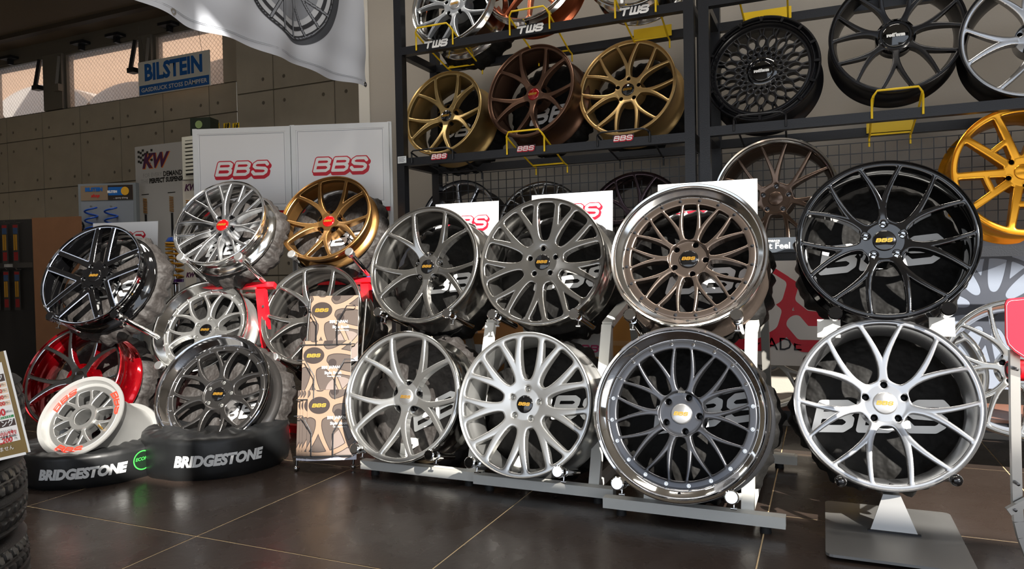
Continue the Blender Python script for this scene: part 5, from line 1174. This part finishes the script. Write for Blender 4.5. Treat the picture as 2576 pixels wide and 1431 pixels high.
for lab, px, py, Y, cm_ in (('folded dark cloth behind the bronze wheel', 668, 745, 3.35, mat('dark rag', (34, 34, 44), .8)), ('red and white folded shirt behind the dark wheel', 640, 745, 3.25, mat('red rag', (190, 30, 40), .7)), ('pale folded cloth left of the dark wheel', 622, 748, 3.15, mat('pale rag', (205, 190, 180), .8)), ('blue folded cloth right of the dark wheel', 935, 705, 3.3, mat('blue rag', (40, 60, 120), .7))):
    P0 = atY(px, py, Y); t = rootloc('folded_cloth', lab, 'cloth', (P0[0], Y, P0[2])); b = MB()
    for k in range(3):
        z_ = -.03*k; b.lathe([(0, z_+.02), (.05, z_+.02), (.065, z_+.01), (.068, z_), (.06, z_-.008), (0, z_-.008)], 24, disp=lambda r, z, a, j: (r*(1+.18*math.sin(3*a+k)+.06*math.sin(9*a)), z+.006*math.sin(4*a+k)*(r > 0)))
    b.build('fabric', cm_, t, smooth=80)
P0 = atY(640, 765, 3.2); t = rootloc('low_shelf', 'low black shelf under the folded cloths at the left', 'shelf', (P0[0], 3.12, 0)); MB().box((-.45, 0, P0[2]-.085), (.9, .35, P0[2]-.06)).build('shelf_board', blackmetal, t)
for xx in (-.43, .87): MB().box((xx, 0, 0), (xx+.03, .03, P0[2]-.085)).build('leg', blackmetal, t); MB().box((xx, .3, 0), (xx+.03, .33, P0[2]-.085)).build('leg', blackmetal, t)
# bottom shelf board
for xa, xb, tt, x_0 in ((XA0, XA1, rackA, XA0), (XB0, XB1, rackB, XB0)):
    MB().box((.05, -.0, .22), (xb-xa-.05, .36, .232)).build('shelf_board', mat('brown shelf board', (120, 84, 70), .5), tt)
# white base bar of another stand behind
t = rootloc('stand_foot', 'short light grey floor bar behind the two lipped mesh wheels', 'stand foot', tuple(atZ(1950, 1178, 0)))
MB().box((-.07, 0, .02), (.085, .045, .055)).build('bar', standgrey, t); MB().box((-.16, -.40, .008), (-.145, .3, .03)).build('runner', blackmetal, t)
MB().box((-.42, -.40, .008), (-.145, -.37, .03)).build('runner', blackmetal, t)
# ================================================================== RIGHT EDGE: METAL FRAME WITH RED CLOTH
zd = 1.75; pr0 = CAM+ray(2548, 1000)*zd; FR = frame(pr0, 8, 0)
t = thing('metal_trestle', 'bare aluminium trestle leg at the right edge', 'trestle', FR)
def h2(px, py): return hit(FR, px, py)
pth = [h2(2546, 880), h2(2549, 1100), h2(2553, 1262), h2(2556, 1310), h2(2566, 1350), h2(2600, 1440)]
b = MB()
for a_, c_ in zip(pth[:-1], pth[1:]): b.bar((a_[0]+.004, a_[1], 0), (c_[0]+.004, c_[1], 0), .021, .014, 0, (0, 0, 1))
b.build('leg', mat('brushed aluminium tube', (190, 188, 184), .3, .9), t)
a_ = h2(2528, 1280); c_ = h2(2620, 1232); MB().bar((a_[0], a_[1], .018), (c_[0], c_[1], .018), .018, .014).build('cross_brace', MATS['brushed aluminium tube'], t)
for q in ((2547, 925), (2550, 1210), (2543, 1274)): a_ = h2(*q); MB().lathe([(0, .030), (.004, .029), (.0045, .007)], 12, c=(a_[0], a_[1], 0)).build('rivet', gunm, t, smooth=40)
a_ = h2(2600, 900); MB().bar((h2(2546, 884)[0], h2(2546, 884)[1], 0), (a_[0]+.2, a_[1]+.03, 0), .02, .014).build('top_rail', MATS['brushed aluminium tube'], t)
redcl = mat('red plastic sheet', (215, 24, 48), .35)
t = thing('red_chair_back', 'red rounded panel at the right edge above the trestle', 'panel', frame(CAM+ray(2560, 830)*1.70, 8, 0)); FQ = t.matrix_world.copy()
def h3(px, py): return hit(frame(CAM+ray(2560, 830)*1.70, 8, 0), px, py)
poly = [h3(*q) for q in ((2529, 764), (2533, 755), (2541, 751), (2640, 742), (2640, 928), (2600, 916), (2552, 884), (2536, 868), (2530, 850))]
n = len(poly); b = MB(); b.add([(p[0], p[1], 0) for p in poly]+[(p[0], p[1], -.006) for p in poly], [tuple(range(n)), tuple(reversed(range(n, 2*n)))]+[(i, n+i, n+(i+1) % n, (i+1) % n) for i in range(n)]); b.build('sheet', redcl, t)
cpx, cpy = sum(p[0] for p in poly)/n, sum(p[1] for p in poly)/n
MB().tube([((p[0]-cpx)*.93+cpx, (p[1]-cpy)*.93+cpy, .001) for p in poly+[poly[0]]], .0008, 5).build('stitching', mat('pale stitching', (240, 150, 160), .5), t)
a_ = hit(FR, 2562, 935); t = thing('red_roller', 'red cylinder held by the trestle at the right edge', 'roller', FR @ Matrix.Translation((a_[0], a_[1], -.03)))
MB().lathe([(.0, -.012), (.022, -.012), (.026, 0), (.030, .09), (0, .09)], 24, axis='x').build('roller_body', redm, t, smooth=40); MB().lathe([(.010, -.013), (.018, -.013)], 20, axis='x').build('bore', cav, t)
